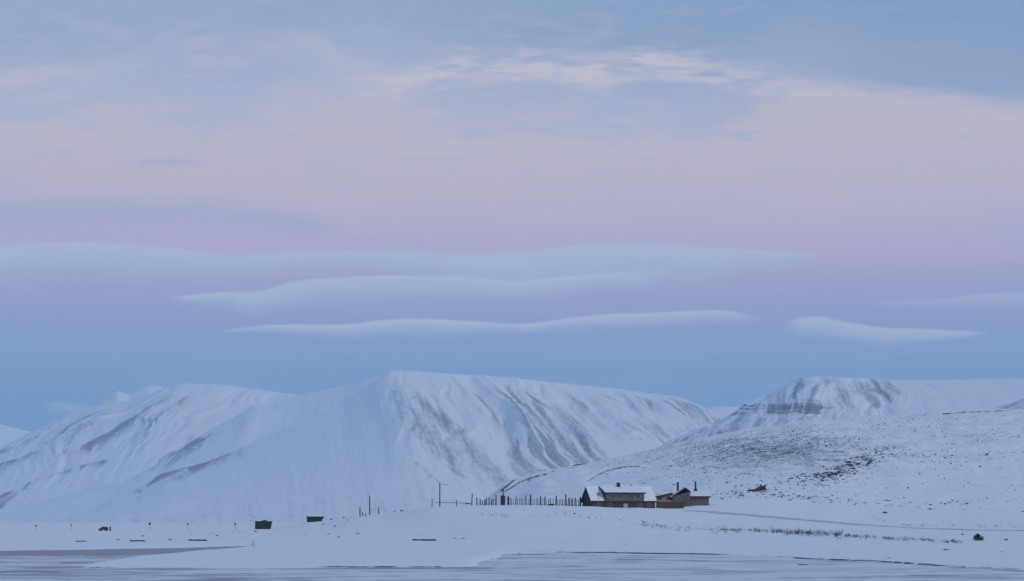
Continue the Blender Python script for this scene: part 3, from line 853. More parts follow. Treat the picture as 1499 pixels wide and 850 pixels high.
# ------------------------------------------------------------------ road: a packed snow track crossing the slope on the right
def strip(name, pts, half, m, lift):
    P = []
    for (x0, y0), (x1, y1) in zip(pts[:-1], pts[1:]):
        for k in range(24):
            f = k / 24.0
            P.append(on_ground(x0 + (x1 - x0) * f, y0 + (y1 - y0) * f, 250, 640))
    P = np.array(P)
    ker = np.ones(15) / 15
    for i in (0, 1):
        P[:, i] = np.convolve(np.pad(P[:, i], 7, 'edge'), ker, 'valid')
    d = np.gradient(P[:, :2], axis=0)
    d /= np.linalg.norm(d, axis=1)[:, None] + 1e-9
    nrm = np.stack([-d[:, 1], d[:, 0]], 1)
    rows = []
    for k in np.linspace(-1, 1, 9):
        q = P[:, :2] + nrm * half * k
        z = zfun(CX + q[:, 0] / q[:, 1] * F, q[:, 1])
        rows.append(np.concatenate([q, (z + lift)[:, None]], 1))
    return tag(obj(name, grid_mesh(name, np.array(rows)), m), kind='structure')


strip('road', [(1006, 747), (1040, 749), (1090, 753), (1200, 763), (1270, 768.5), (1330, 772.5), (1420, 775.5), (1520, 777)], 2.6, M['road'], 0.06)

# ------------------------------------------------------------------ the long lodge
def px_m(d):
    return d / F


HX, HD = (866 - CX) / F * 560, 560.0
HZ = 9.0
A = math.radians(17.5)
lodge = empty('lodge', (HX, HD, HZ), A, label='long dark wooden lodge with snowy steep roof and a wide windowed dormer', cat='house')
MB().prism_x([(0, -1.6), (8, -1.6), (8, 1.7), (4, 5.42), (0, 1.7)], 0.0, 20.0).build('wall', M['dark_wood'], lodge)
fr = MB()
for k in range(66):
    x = 0.15 + k * 0.3
    fr.box(x, x + 0.24, -0.05, -0.003, -1.5, 1.62)
fr.build('front_cladding', M['brown_wood'], lodge)
roof_o = MB().prism_x([(-0.40, 1.78), (4, 5.92), (8.4, 1.78), (8.4, 1.36), (4, 5.5), (-0.40, 1.36)], -0.5, 20.5).build('roof', M['dark_wood'], lodge)
MB().prism_x([(-0.36, 2.06), (4, 6.22), (8.36, 2.06), (8.36, 1.83), (4, 5.925), (-0.36, 1.83)], -0.40, 20.4).build('snow_cover', M['snow'], roof_o, 0.08)
# dormer, its wall standing out over the eave
dorm_o = MB().prism_x([(-0.55, 1.75), (-0.55, 4.35), (3.9, 5.75), (3.9, 1.75)], 4.3, 16.3).build('dormer', M['grey_wood'], lodge)
MB().prism_x([(-1.0, 4.30), (4.0, 6.14), (4.0, 5.86), (-1.0, 3.98)], 3.5, 16.8).build('dormer_roof', M['dark_wood'], dorm_o)
MB().prism_x([(-0.96, 4.60), (4.05, 6.46), (4.05, 6.16), (-0.96, 4.32)], 3.75, 16.7).build('snow_cover', M['snow'], dorm_o, 0.08)
MB().prism_x([(-0.6, 1.80), (-0.6, 4.1), (3.8, 5.8), (3.8, 5.0)], 3.95, 4.28).build('dormer_cheek', M['dark_wood'], dorm_o)
pn = MB()
for k in range(40):
    x = 4.32 + k * 0.3
    pn.box(x, x + 0.25, -0.60, -0.553, 1.85, 4.05)
pn.build('cladding', M['grey_wood'], dorm_o)


def window(parent, x, z, ww, hh, y, n=2, glass=None):
    f = MB().box(x - 0.07, x + ww + 0.07, y - 0.03, y, z - 0.07, z).box(x - 0.07, x + ww + 0.07, y - 0.03, y, z + hh, z + hh + 0.07)
    f.box(x - 0.07, x, y - 0.03, y, z, z + hh).box(x + ww, x + ww + 0.07, y - 0.03, y, z, z + hh)
    for k in range(1, n):
        f.box(x + ww * k / n - 0.03, x + ww * k / n + 0.03, y - 0.026, y, z, z + hh)
    fo = f.build('window', M['frame'], parent)
    MB().box(x, x + ww, y - 0.012, y - 0.001, z, z + hh).build('pane', glass or M['glass'], fo)
    return fo


for x, ww in ((5.9, 1.3), (8.0, 1.2), (11.4, 1.5), (13.6, 1.4)):
    window(lodge, x, 2.55, ww, 1.25, -0.603)
window(lodge, 1.9, 0.3, 0.9, 0.8, -0.053, 1)
window(lodge, 5.2, 0.3, 1.2, 0.8, -0.053, 2)
window(lodge, 14.6, 0.3, 1.2, 0.8, -0.053, 2)
window(lodge, 17.6, 0.3, 1.0, 0.8, -0.053, 2)
dr = MB().box(10.0, 11.3, -0.09, -0.053, -0.5, 1.05).build('door', M['door'], lodge)
MB().box(11.08, 11.16, -0.13, -0.091, 0.2, 0.34).build('handle', M['black'], dr)
ch = MB().box(9.1, 10.0, 2.7, 3.5, 5.3, 7.1).box(9.0, 10.1, 2.6, 3.6, 7.1, 7.3).build('chimney', M['black'], lodge)
# timber battens of the left gable
gb = MB()
for k in range(26):
    y = 0.15 + k * 0.3
    top = 1.7 + (4 - abs(y + 0.11 - 4)) * 0.93 - 0.3
    gb.box(-0.05, -0.003, y, y + 0.22, -1.4, max(1.2, top))
gb.build('gable_cladding', M['dark_wood'], lodge)

# the cabin behind with its low wing
def frame_at(px, d, zref):
    return ((px - CX) / F * d, d, zref)


cd = 577.0
k_ = cd / F
cz = lambda py, d=cd: CZ + (HY - py) / F * d
cb = empty('cabin', ((962 - CX) * k_, cd, 8.2), 0.0, label='tan and grey boarded cabin with tilted gable, low snowy wing and two thin chimneys', cat='house')
L = lambda px: (px - 962) * k_
Zl = lambda py: cz(py) - 8.2
# left link with low roof
MB().box(L(963), L(985), 0.6, 6.0, -0.5, Zl(722.8)).build('wall', M['tan_wood'], cb)
lr = MB().prism_y([(L(958.5), Zl(729.0)), (L(985), Zl(723.0)), (L(985), Zl(720.8)), (L(958.5), Zl(726.6))], -0.2, 6.4).build('roof', M['dark_wood'], cb)
MB().prism_y([(L(958.8), Zl(726.5)), (L(985), Zl(720.7)), (L(985), Zl(718.8)), (L(959.0), Zl(725.2))], 0.0, 6.3).build('snow_cover', M['snow'], lr, 0.06)
window(cb, L(976.2), Zl(731.8), 1.75, 1.0, 0.597, 3, M['red'])
window(cb, L(964.5), Zl(731.4), 0.9, 0.8, 0.597, 1)
# gabled main part
gp = [(L(985), -0.8), (L(1010), -0.8), (L(1010), Zl(720.5)), (L(1003), Zl(715.2)), (L(985), Zl(728.0))]
MB().prism_y(gp, 0.0, 7.0).build('gable_wall', M['grey_wood'], cb)
gr = MB().prism_y([(L(982.5), Zl(729.2)), (L(1003), Zl(714.6)), (L(1011.5), Zl(721.0)), (L(1011.5), Zl(720.0)), (L(1003), Zl(713.4)), (L(982), Zl(728.2))], -0.15, 7.3).build('roof', M['brown_wood'], cb)
MB().prism_y([(L(982.2), Zl(728.0)), (L(1003), Zl(713.2)), (L(1011.5), Zl(719.8)), (L(1011.3), Zl(718.6)), (L(1002.6), Zl(712.2)), (L(982), Zl(726.6))], -0.1, 7.2).build('snow_cover', M['snow'], gr, 0.06)
gc = MB()
for k in range(17):
    x = L(985) + 0.1 + k * 0.3
    xm = x + 0.12
    zt = np.interp(xm, [L(985), L(1003), L(1010)], [Zl(728), Zl(715.2), Zl(720.5)]) - 0.35
    gc.box(x, x + 0.24, -0.045, -0.003, -0.8, zt)
gc.build('cladding', M['grey_wood'], cb)
window(cb, L(991), Zl(731.5), 0.9, 0.9, -0.048, 2)
window(cb, L(1000), Zl(730.5), 0.9, 0.9, -0.048, 2)
# right wing
wy0 = 1.5
MB().box(L(1010), L(1038.5), wy0, 8.0, -0.8, Zl(727.0)).build('wing_wall', M['grey_wood'], cb)
wr = MB().prism_x([(wy0 - 0.6, Zl(728.4)), (wy0 - 0.6, Zl(726.2)), (4.9, Zl(719.6)), (8.6, Zl(726.2)), (8.6, Zl(727.8))], L(1004.5), L(1040)).build('wing_roof', M['dark_wood'], cb)
MB().prism_x([(wy0 - 0.55, Zl(726.1)), (4.9, Zl(719.5)), (8.5, Zl(726.1)), (8.5, Zl(725)), (4.9, Zl(717.6)), (wy0 - 0.55, Zl(724.6))], L(1006), L(1039.6)).build('snow_cover', M['snow'], wr, 0.08)
window(cb, L(1009.8) + 0.25, Zl(734.5), 0.6, 1.0, wy0 - 0.003, 1)
window(cb, L(1016.5), Zl(734.5), 0.8, 1.0, wy0 - 0.003, 2)
window(cb, L(1027), Zl(734), 1.0, 0.8, wy0 - 0.003, 2)
MB().box(L(992.6), L(995.4), 4.0, 4.6, Zl(722), Zl(706.0)).box(L(992.2), L(995.8), 3.9, 4.7, Zl(706.0), Zl(705.2)).build('chimney', M['black'], cb)
MB().add([(L(1017.5), 4.4, Zl(719.5)), (L(1023), 4.4, Zl(719.5)), (L(1023), 5.4, Zl(719.5)), (L(1017.5), 5.4, Zl(719.5)), (L(1019.2), 4.65, Zl(713)), (L(1021.6), 4.65, Zl(713)), (L(1021.6), 5.15, Zl(713)), (L(1019.2), 5.15, Zl(713)),
          (L(1019.4), 4.7, Zl(704.2)), (L(1021.4), 4.7, Zl(704.2)), (L(1021.4), 5.1, Zl(704.2)), (L(1019.4), 5.1, Zl(704.2))],
         [(0, 1, 5, 4), (1, 2, 6, 5), (2, 3, 7, 6), (3, 0, 4, 7), (4, 5, 9, 8), (5, 6, 10, 9), (6, 7, 11, 10), (7, 4, 8, 11), (8, 9, 10, 11), (3, 2, 1, 0)]).build('chimney', M['black'], cb)

# board fence running on from the lodge in front of the cabin
bfd = 567.0
kf = bfd / F
fz = lambda py: CZ + (HY - py) / F * bfd
bf = empty('board_fence', ((960.6 - CX) * kf, bfd, fz(746)), 0.0, label='weathered board fence in front of the cabin, joining the lodge corner', cat='fence')
pb = MB()
nb_ = 29
for k in range(nb_):
    x = k * 0.285
    h = (fz(734.2) - fz(746)) - (0.0 if k < 18 else (k - 17) * 0.02) + random.uniform(-0.03, 0.03)
    pb.box(x, x + 0.26, -0.03, 0.0, -0.6, h)
pb.build('boards', M['brown_wood'], bf)
MB().box(0, nb_ * 0.285, 0.003, 0.07, 0.5, 0.62).box(0, nb_ * 0.285, 0.003, 0.07, 1.7, 1.82).build('rail', M['grey_wood'], bf)
for k in (0.1, 2.5, 5.0, 7.5):
    MB().box(k, k + 0.12, 0.072, 0.2, -0.6, 2.3).build('post', M['grey_wood'], bf)

# ------------------------------------------------------------------ tall post fence of the yard
pf_posts = [(698, 728, 1.3), (703, 730, 1.7), (706.5, 733, 1.0), (710, 731, 1.8), (712.5, 728, 1.2), (716, 727.5, 1.2), (719.5, 730, 1.4), (722.5, 729, 1.2), (726, 724, 1.5),
            (748, 729, 1.2), (755, 727, 1.6), (761, 729, 0.9), (764.3, 729, 1.1), (770.3, 724.5, 1.5), (776.3, 723.5, 1.8), (782, 731, 0.8), (786, 728, 1.2), (791.3, 726, 1.7),
            (797.3, 726.5, 1.5), (803, 730, 0.9), (806, 728.5, 1.1), (814, 725.5, 1.8), (819, 731, 0.9), (824, 730.5, 1.0), (829, 723.5, 1.7), (834, 728, 1.5), (838.3, 728.5, 1.3), (843.3, 728, 1.3),
            (751.5, 731, 0.7), (758, 730, 0.8), (767.3, 729.5, 0.8), (773.3, 731, 0.7), (779.2, 730, 0.8), (788.8, 731, 0.7), (794.2, 729.5, 0.8), (800.2, 730.5, 0.7),
            (810, 729, 0.8), (816.6, 731, 0.7), (821.6, 729.5, 0.8), (826.5, 731, 0.7), (831.6, 729, 0.9), (836.3, 730.5, 0.8), (841, 729.5, 0.8), (846.3, 730, 0.8)]
yard = empty('yard_fence', at(698, 739.6, 568), 0.0, label='yard fence of tall bare wooden posts running left from the lodge gable', cat='fence')
ox, oy, oz = yard.location
for i, (px, tp, wd) in enumerate(pf_posts):
    d = 566 + (i % 3) * 2.0 + random.uniform(-1, 1)
    x, y, z = (px - CX) / F * d, d, float(zfun(px, d))
    topz = CZ + (HY - tp) / F * d
    r = wd * d / F * 0.5 * 1.25
    lean = random.uniform(-0.06, 0.06) * (topz - z)
    MB().tube((x - ox, y - oy, z - oz - 0.5), (x - ox + lean, y - oy, topz - oz), r * 1.08, r * 0.85, 8).build('post', M['post_grey'] if i % 3 == 1 or wd < 1.0 else M['post_wood'], yard)
for hgt in (0.35, 1.5):
    rl = MB()
    prev = None
    for px in range(698, 852, 6):
        d = 568.0
        p = ((px - CX) / F * d - ox, d - oy, float(zfun(px, d)) - oz + hgt)
        if prev and hgt < 1 or prev and hgt > 1:
            rl.tube(prev, p, 0.035 if hgt < 1 else 0.018, None, 5)
        prev = p
    rl.build('wire', M['metal'], yard)

# thick dark post right beside the lodge gable
def pole(name, px, py_top, py_base, wpx, label, cat, group=None, lean=0.0, mat_='post_wood', d=None, extra=None):
    x, y, z = on_ground(px, py_base, 400) if d is None else ((px - CX) / F * d, d, float(zfun(px, d)))
    h = (py_base - py_top) / F * y + (0 if d is None else 0)
    if d is not None:
        h = CZ + (HY - py_top) / F * y - z
    r = wpx / F * y * 0.5
    o = MB().tube((0, 0, -0.6), (lean * h, 0, h), r * 1.1, r * 0.85, 10)
    if extra:
        root = empty(name, (x, y, z), 0, label=label, cat=cat, group=group)
        o.build('pole', M[mat_], root)
        extra(root, h, r, lean, y)
        return root
    oo = o.build(name, M[mat_])
    oo.location = (x, y, z)
    return tag(oo, label, cat, group)


pole('wooden_post', 849.5, 727, 740, 2.6, 'thick dark post standing right beside the lodge gable', 'post', d=566)
pole('wooden_post', 690.2, 722.5, 738, 2.0, 'grey post standing alone just left of the yard fence', 'post', lean=0.08, d=566, mat_='post_grey')

# dark red narrow sheds in the yard
def narrow_shed(px0, px1, py_top, label, pipe):
    d = 570.0
    k = d / F
    x0 = (px0 - CX) * k
    z = float(zfun((px0 + px1) / 2, d))
    wd = (px1 - px0) * k
    h = CZ + (HY - py_top) / F * d - z
    s = empty('shed', (x0, d, z), 0, label=label, cat='shed', group=None)
    MB().prism_y([(0, -0.5), (wd, -0.5), (wd, h * 0.86), (wd * 0.5, h * 0.95), (0, h * 0.86)], 0, 1.2).build('wall', M['red'], s)
    r = MB().prism_y([(-0.08, h * 0.85), (wd * 0.5, h * 0.96), (wd + 0.08, h * 0.85), (wd + 0.08, h * 0.89), (wd * 0.5, h), (-0.08, h * 0.89)], -0.1, 1.3).build('roof', M['black'], s)
    d_ = MB().box(wd * 0.22, wd * 0.78, -0.035, -0.002, 0.1, h * 0.75).build('door', M['red'], s)
    MB().box(wd * 0.68, wd * 0.73, -0.07, -0.037, h * 0.36, h * 0.42).build('handle', M['black'], d_)
    if pipe:
        MB().tube((wd * 0.55, 0.6, h * 0.9), (wd * 0.55, 0.6, h + 1.0), 0.16).tube((wd * 0.55, 0.6, h + 1.05), (wd * 0.55, 0.6, h + 1.7), 0.28, 0.2).build('vent_pipe', M['black'], s)


narrow_shed(732.8, 739.4, 724.3, 'dark red narrow shed with a tall vent pipe among the posts', True)
narrow_shed(742.6, 745.6, 726.0, 'thinner of the two dark red sheds, without vent pipe', False)
# low dark trough among the posts
x, y, z = (802 - CX) / F * 564, 564.0, float(zfun(806, 564))
tr = empty('trough', (x, y, z), 0, label='low dark box lying at the foot of the yard posts', cat='trough')
MB().prism_y([(0.1, -0.1), (1.75, -0.1), (1.9, 0.42), (0, 0.42)], 0, 0.7).build('body', M['black'], tr)
MB().box(-0.04, 1.94, -0.04, 0.74, 0.423, 0.48).build('rim', M['log'], tr)

# ------------------------------------------------------------------ poles left of the knoll
def util(root, h, r, lean, y):
    MB().tube((0, -r, h - 0.35), (1.7, -r, h - 0.5), 0.07, 0.06, 8).build('lamp_arm', M['metal'], root)
    MB().box(1.55, 2.3, -r - 0.16, -r + 0.16, h - 0.62, h - 0.46).build('lamp_head', M['metal'], root)
    MB().tube((0, 0, h), (0, 0, h + 0.18), 0.05, 0.03).build('cap', M['black'], root)


pole('lamp_post', 643.8, 706.5, 740, 1.7, 'tallest dark pole on the snowy knoll, with a short side arm on top', 'lamp post', d=566, extra=util)
rf = empty('rail_fence', at(637, 740, 569), 0, label='low rail between thin posts beside the tall arm pole', cat='fence')
ox, oy, oz = rf.location
z0 = float(zfun(650, 569)) - oz
for px, tp in ((632.5, 729), (668.5, 731)):
    zz = float(zfun(px, 569)) - oz
    MB().tube(((px - 637) / F * 569, 0, zz - 0.5), ((px - 637) / F * 569, 0, CZ + (HY - tp) / F * 569 - oz), 0.16, 0.13, 8).build('post', M['post_grey'], rf)
MB().tube((0.0, -0.05, CZ + (HY - 735.2) / F * 569 - oz), ((686 - 637) / F * 569, -0.05, CZ + (HY - 736.2) / F * 569 - oz), 0.09, 0.09, 8).build('rail', M['post_grey'], rf)
MB().tube((8.9, -0.1, CZ + (HY - 737.0) / F * 569 - oz), (10.6, -0.1, CZ + (HY - 736.6) / F * 569 - oz), 0.12, 0.12, 8).build('rail', M['post_wood'], rf)

pole('wooden_pole', 541.2, 725.5, 754, 1.7, 'tallest pole of the cluster on the left flank of the knoll', 'pole', 'poles on the left flank of the knoll', d=592)
pole('wooden_pole', 527.0, 741.5, 756, 1.7, 'half height pole standing leftmost of the knoll cluster', 'pole', 'poles on the left flank of the knoll', d=592)
pole('wooden_pole', 530.5, 749.0, 756, 1.5, 'short stub just right of the half height pole', 'pole', 'poles on the left flank of the knoll', d=590, lean=0.1)
pole('wooden_pole', 535.0, 750.5, 755, 1.3, 'short stub just left of the tallest cluster pole', 'pole', 'poles on the left flank of the knoll', d=590)
pole('wooden_pole', 554.5, 742.0, 752, 1.5, 'pole with a heap at its foot, rightmost of the knoll cluster', 'pole', 'poles on the left flank of the knoll', d=590)

# ------------------------------------------------------------------ round signs on the plain at left
def sign_plate(size, mat_):
    def f(root, h, r, lean, y):
        q = size / F * y
        MB().tube((0, -r - 0.02, h), (0, -r - 0.07, h), q, q, 20).build('plate', M[mat_], root)
    return f


SG = 'signs along the shore plain'
for px, tp, bs, sz, lb in [(219.4, 766.5, 776.5, 1.7, 'darkest round sign, on a thin pole right of the parked car'), (275, 767, 776, 1.3, 'round sign on a thin pole midway between car and box skip'),
                           (344.3, 767, 775.5, 1.5, 'round sign on a thin pole just left of the green box skip'), (104.5, 768, 775.5, 1.1, 'small faint sign on a thin pole left of the parked car'),
                           (52.5, 769.5, 775.5, 1.3, 'small faint sign, leftmost on the shore plain')]:
    pole('road_sign', px, tp, bs, 0.5, lb, 'sign', SG, mat_='metal', extra=sign_plate(sz, 'sign_dark'))
pole('round_sign', 876.0, 723.0, 743, 0.7, 'pale blue round sign on a pole before the left roof of the lodge', 'sign', d=552, mat_='metal', extra=sign_plate(2.7, 'sign'))

# ------------------------------------------------------------------ green skips
def skip(px0, px1, pyt, pyb, label, slant, heap):
    x, y, z = on_ground((px0 + px1) / 2, pyb, 450, 690)
    k = y / F
    wd, h = (px1 - px0) * k, (pyb - pyt) * k
    s = empty('skip', (x - wd / 2, y, z - 0.05), 0, label=label, cat='skip')
    MB().prism_y([(0, 0.12), (wd - slant * k, 0.12), (wd, h), (0, h)], 0, 2.2).build('body', M['green'], s, 0.03)
    for j in range(1, 6):
        MB().box(wd * j / 6.5 - 0.06, wd * j / 6.5 + 0.06, -0.09, -0.002, 0.15, h - 0.18).build('rib', M['green_rust'], s)
    MB().box(-0.06, wd + 0.06, -0.10, 2.3, h + 0.002, h + 0.14).build('rim', M['green_rust'], s)
    MB().box(0.2, wd * 0.8, 0.2, 0.45, -0.3, 0.118).box(0.2, wd * 0.8, 1.75, 2.0, -0.3, 0.118).build('skid', M['black'], s)
    if heap:
        MB().add([(wd * .35, .3, h + .142), (wd * .75, .3, h + .142), (wd * .75, 1.8, h + .142), (wd * .35, 1.8, h + .142), (wd * .56, 1.0, h + .55)], [(0, 1, 4), (1, 2, 4), (2, 3, 4), (3, 0, 4), (3, 2, 1, 0)]).build('lid', M['green'], s)
    else:
        MB().box(0.05, wd - 0.1, 0.05, 2.0, h + 0.143, h + 0.32).build('snow_cover', M['snow'], s)
        MB().box(0.0, 0.15, 0.0, 0.15, h + 0.143, h + 0.6).build('lifting_lug', M['green'], s)


skip(373.4, 397.4, 763, 774.4, 'dark green box skip with a raised lid, standing lowest on the plain', 2.2, True)
skip(449.0, 473.6, 756.2, 763.6, 'dark green snow topped skip with slanted right end, higher on the slope', 4.0, False)

# ------------------------------------------------------------------ parked car
x, y, z = on_ground(150.5, 777, 450, 760)
k = y / F
cw, chh = 13.4 * k, 6.3 * k
car = empty('parked_car', (x - cw / 2, y, z - 0.04), 0, label='small dark green car parked alone on the shore plain', cat='car')
pr = [(0.0, .25), (0.02, .55), (.12, .62), (.30, .70), (.38, .97), (.55, 1.0), (.90, .98), (.99, .80), (1.0, .25)]
MB().prism_y([(a * cw, b * chh) for a, b in pr], 0, 1.7).build('body', M['car'], car, 0.04)
MB().prism_y([(a * cw, b * chh) for a, b in [(.35, .72), (.41, .93), (.54, .95), (.54, .72)]], -0.012, -0.003).build('window', M['glass'], car)
MB().prism_y([(a * cw, b * chh) for a, b in [(.57, .72), (.57, .95), (.87, .93), (.93, .72)]], -0.012, -0.003).build('window', M['glass'], car)
for a in (.2, .8):
    for yy in (-0.03, 1.53):
        wh = MB().tube((a * cw, yy, .24 * chh), (a * cw, yy + 0.2, .24 * chh), .24 * chh, None, 18).build('wheel', M['tyre'], car)
        MB().tube((a * cw, yy - 0.012, .24 * chh), (a * cw, yy - 0.002, .24 * chh), .13 * chh, None, 14).build('rim', M['metal'], wh)
MB().box(.43 * cw, .88 * cw, 0.1, 1.6, 1.003 * chh, 1.05 * chh).build('snow_cover', M['snow'], car)
MB().box(-0.02, -0.003, .1, .4, .45 * chh, .55 * chh).build('headlight', M['frame'], car)
MB().box(-0.02, -0.003, 1.3, 1.6, .45 * chh, .55 * chh).build('headlight', M['frame'], car)
pole('bollard', 161.3, 770.7, 777, 2.2, 'thick dark bollard directly right of the parked car', 'bollard', mat_='black')

# ------------------------------------------------------------------ timbers lying on the snow
def beam(px0, px1, py, label, r):
    x, y, z = on_ground((px0 + px1) / 2, py, 200, 600)
    L_ = (px1 - px0) / F * y
    mb = MB()
    n = 7
    for i in range(n):
        a, b = -L_ / 2 + L_ * i / n, -L_ / 2 + L_ * (i + 1) / n
        mb.tube((a, 0.05 * math.sin(i * 1.7), 0), (b, 0.05 * math.sin((i + 1) * 1.7), 0), r * (1 + 0.12 * math.sin(i * 2.3)), r * (1 + 0.12 * math.sin((i + 1) * 2.3)), 9)
    o = mb.build('timber', M['log'])
    o.location = (x, y, z + r * 0.35)
    o.rotation_euler = (0, random.uniform(-.01, .01), random.uniform(-.1, .1))
    tag(o, label, 'timber', 'timbers lying on the shore snow')


beam(603.5, 638.5, 791.2, 'long dark timber lying alone below the knoll', 0.22)
beam(276, 303, 791.4, 'pale grey timber on the plain, right of the mid length one', 0.20)
beam(190, 212.5, 792.3, 'mid length timber lying below the round signs', 0.18)
beam(110.5, 126, 792.6, 'shortest timber, lying leftmost on the shore snow', 0.14)

# ------------------------------------------------------------------ stones
def stone_mesh(seed, flat=0.55):
    import bmesh
    bm = bmesh.new()
    bmesh.ops.create_icosphere(bm, subdivisions=2, radius=1.0)
    r_ = np.random.RandomState(seed)
    a = r_.uniform(0, 10, 3)
    for v in bm.verts:
        c = v.co
        n = vnoise(np.array(c.x * 1.6 + a[0]), np.array(c.y * 1.6 + c.z * 1.3 + a[1]), seed)
        v.co = Vector((c.x * (0.75 + 0.5 * n), c.y * (0.75 + 0.5 * n), c.z * flat * (0.75 + 0.5 * n)))
    me = bpy.data.meshes.new('stone')
    bm.to_mesh(me)
    bm.free()
    me.materials.append(M['stone'])
    return me


stones = [stone_mesh(i) for i in range(4)]
st_list = [  # column, row, width px, height factor, label
    (1295, 751, 7, 0.8, 'dark stone on the right slope just above the road, left of another'), (1361, 745.5, 9, 0.45, 'flat dark stone on the right slope above the road'),
    (1385, 805, 9, 0.4, 'flat dark stone on the snow below the lone bush'), (1445, 666, 4, 1.0, 'single dark stone high on the right hillside'),
    (1498, 749, 5, 0.5, 'dark stone at the right border above the road'), (1175, 833.5, 14, 0.25, 'long flat dark rock sticking out of the shore ice'),
    (1329, 827.5, 14, 0.35, 'dark rock with a peak, at the waterline'), (1313, 826.5, 9, 0.3, 'small rock left of the peaked one at the waterline'), (1349, 828.8, 10, 0.3, 'rock right of the peaked one at the waterline'),
    (1301, 816.8, 5, 0.4, 'tiny stone on the snow just above the shore rocks'), (490.5, 770.8, 4, 0.9, 'dark stone below the slanted skip, lying alone'), (485, 760.5, 4.5, 0.8, 'dark stone right beside the slanted skip'),
    (208.8, 784.8, 4, 0.8, 'dark stone above the mid length timber'), (173, 790.3, 5, 0.7, 'grey stone between the two left timbers'), (249, 790.3, 6, 0.6, 'flat stone left of the pale grey timber'),
    (318, 784.2, 4, 0.7, 'grey stone left of the green box skip, alone'), (374, 778, 6, 0.5, 'dark lump at the foot of the green box skip'),
    (666, 787.8, 5, 0.5, 'flat stone right of the long dark timber'), (678, 788, 7, 0.3, 'flatter stone right of the long dark timber'),
    (481, 781.5, 5, 0.4, 'flat stone below the slope of the slanted skip'), (496, 786, 6, 0.4, 'faint flat stone lowest below the slanted skip'), (524, 780.8, 7, 0.3, 'flat stone below the pole cluster'),
    (578, 745.8, 4, 0.8, 'left of two small lumps on the knoll skyline'), (588, 744.8, 6, 0.6, 'right of two small lumps on the knoll skyline'),
    (503, 755.6, 4, 0.7, 'small lump on the skyline between skip and poles'), (841, 752, 4, 0.9, 'dark stone on the knoll in front of the post fence'), (861.5, 758, 5, 0.5, 'small stone on the knoll below the lodge gable'),
    (1409, 782.5, 4, 1.0, 'stone at the right end of the dry grass belt'), (1473, 790.3, 6, 0.6, 'stone right of the lone bush'), (1466, 808, 4, 0.4, 'small stone low on the snow at far right'),
    (914, 796.5, 5, 0.3, 'flat stone on bare snow above the shoreline'),
    (1157, 732, 5, 0.5, 'dark stone right of the wrecked hut'), (1088, 726, 5, 0.7, 'dark stone below the wrecked hut'),
]
for i, (px, py, wd, fl, lb) in enumerate(st_list):
    x, y, z = on_ground(px, py, 150 if py > 800 else 300, 1500)
    o = bpy.data.objects.new('stone', stones[i % 4])
    COL.objects.link(o)
    r = wd / F * y * 0.5
    if py > 824:
        z = max(z, 0.0)
    o.location = (x, y, z + r * fl * 0.15)
    o.scale = (r, r * 0.8, r * fl * 1.3)
    o.rotation_euler = (0, 0, i * 1.3)
    if abs(math.sin(i * 1.3)) > 0.2 and fl < 0.4:
        o.rotation_euler = (0, 0, 0.1 * math.sin(i))
    tag(o, lb, 'stone', 'stones showing through the snow')

# ------------------------------------------------------------------ wrecked hut on the hillside
x, y, z = on_ground(1108, 719.5, 600, 1000)
k = y / F
wr_ = empty('wrecked_hut', (x, y, z), 0, label='collapsed dark hut on the hillside right of the cabin', cat='hut')
pp = lambda px, py: ((px - 1108) * k, (719.5 - py) * k)
MB().prism_y([pp(1094.5, 718), pp(1096, 716.2), pp(1104, 716.0), pp(1120, 715.0), pp(1123.5, 716.0), pp(1120, 717.5), pp(1108, 718.6), pp(1098, 719.9)], -1.0, 2.0).build('floor_frame', M['dark_wood'], wr_)
MB().prism_y([pp(1113, 716.2), pp(1113.5, 708.8), pp(1116, 711.0), pp(1119, 710.6), pp(1122.5, 708.2), pp(1120.5, 712), pp(1120.8, 716.2)], -0.6, 1.6).build('wall', M['dark_wood'], wr_)
MB().prism_y([pp(1104, 716.2), pp(1113, 710.8), pp(1112.9, 716.3)], -0.4, 1.4).build('fallen_roof', M['grey_wood'], wr_)
MB().prism_y([pp(1103, 715.8), pp(1112.5, 709.9), pp(1112.8, 710.6), pp(1104.2, 716.0)], -0.45, 1.5).build('snow_cover', M['snow'], wr_)

# ------------------------------------------------------------------ lone bush
x, y, z = on_ground(1431, 791, 250, 500)
bush = empty('bush', (x, y, z), 0, label='lone dark green bush with pale straw on its right side', cat='bush')


def blades(n, cx, cy, rx, hz, wmin, wmax, spread, r_):
    V, Fc = [], []
    for i in range(n):
        a = r_.uniform(0, 2 * math.pi)
        q = rx * math.sqrt(r_.uniform(0, 1))
        bx, by = cx + q * math.cos(a), cy + q * math.sin(a)
        h = hz * r_.uniform(0.45, 1.0)
        lx, ly = r_.normal(0, spread) * h, r_.normal(0, spread) * h
        wv = r_.uniform(wmin, wmax)
        t = r_.uniform(0, math.pi)
        ux, uy = math.cos(t) * wv, math.sin(t) * wv
        b = len(V)
        V += [(bx - ux, by - uy, -0.1), (bx + ux, by + uy, -0.1), (bx + lx, by + ly, h)]
        Fc.append((b, b + 1, b + 2))
    return V, Fc


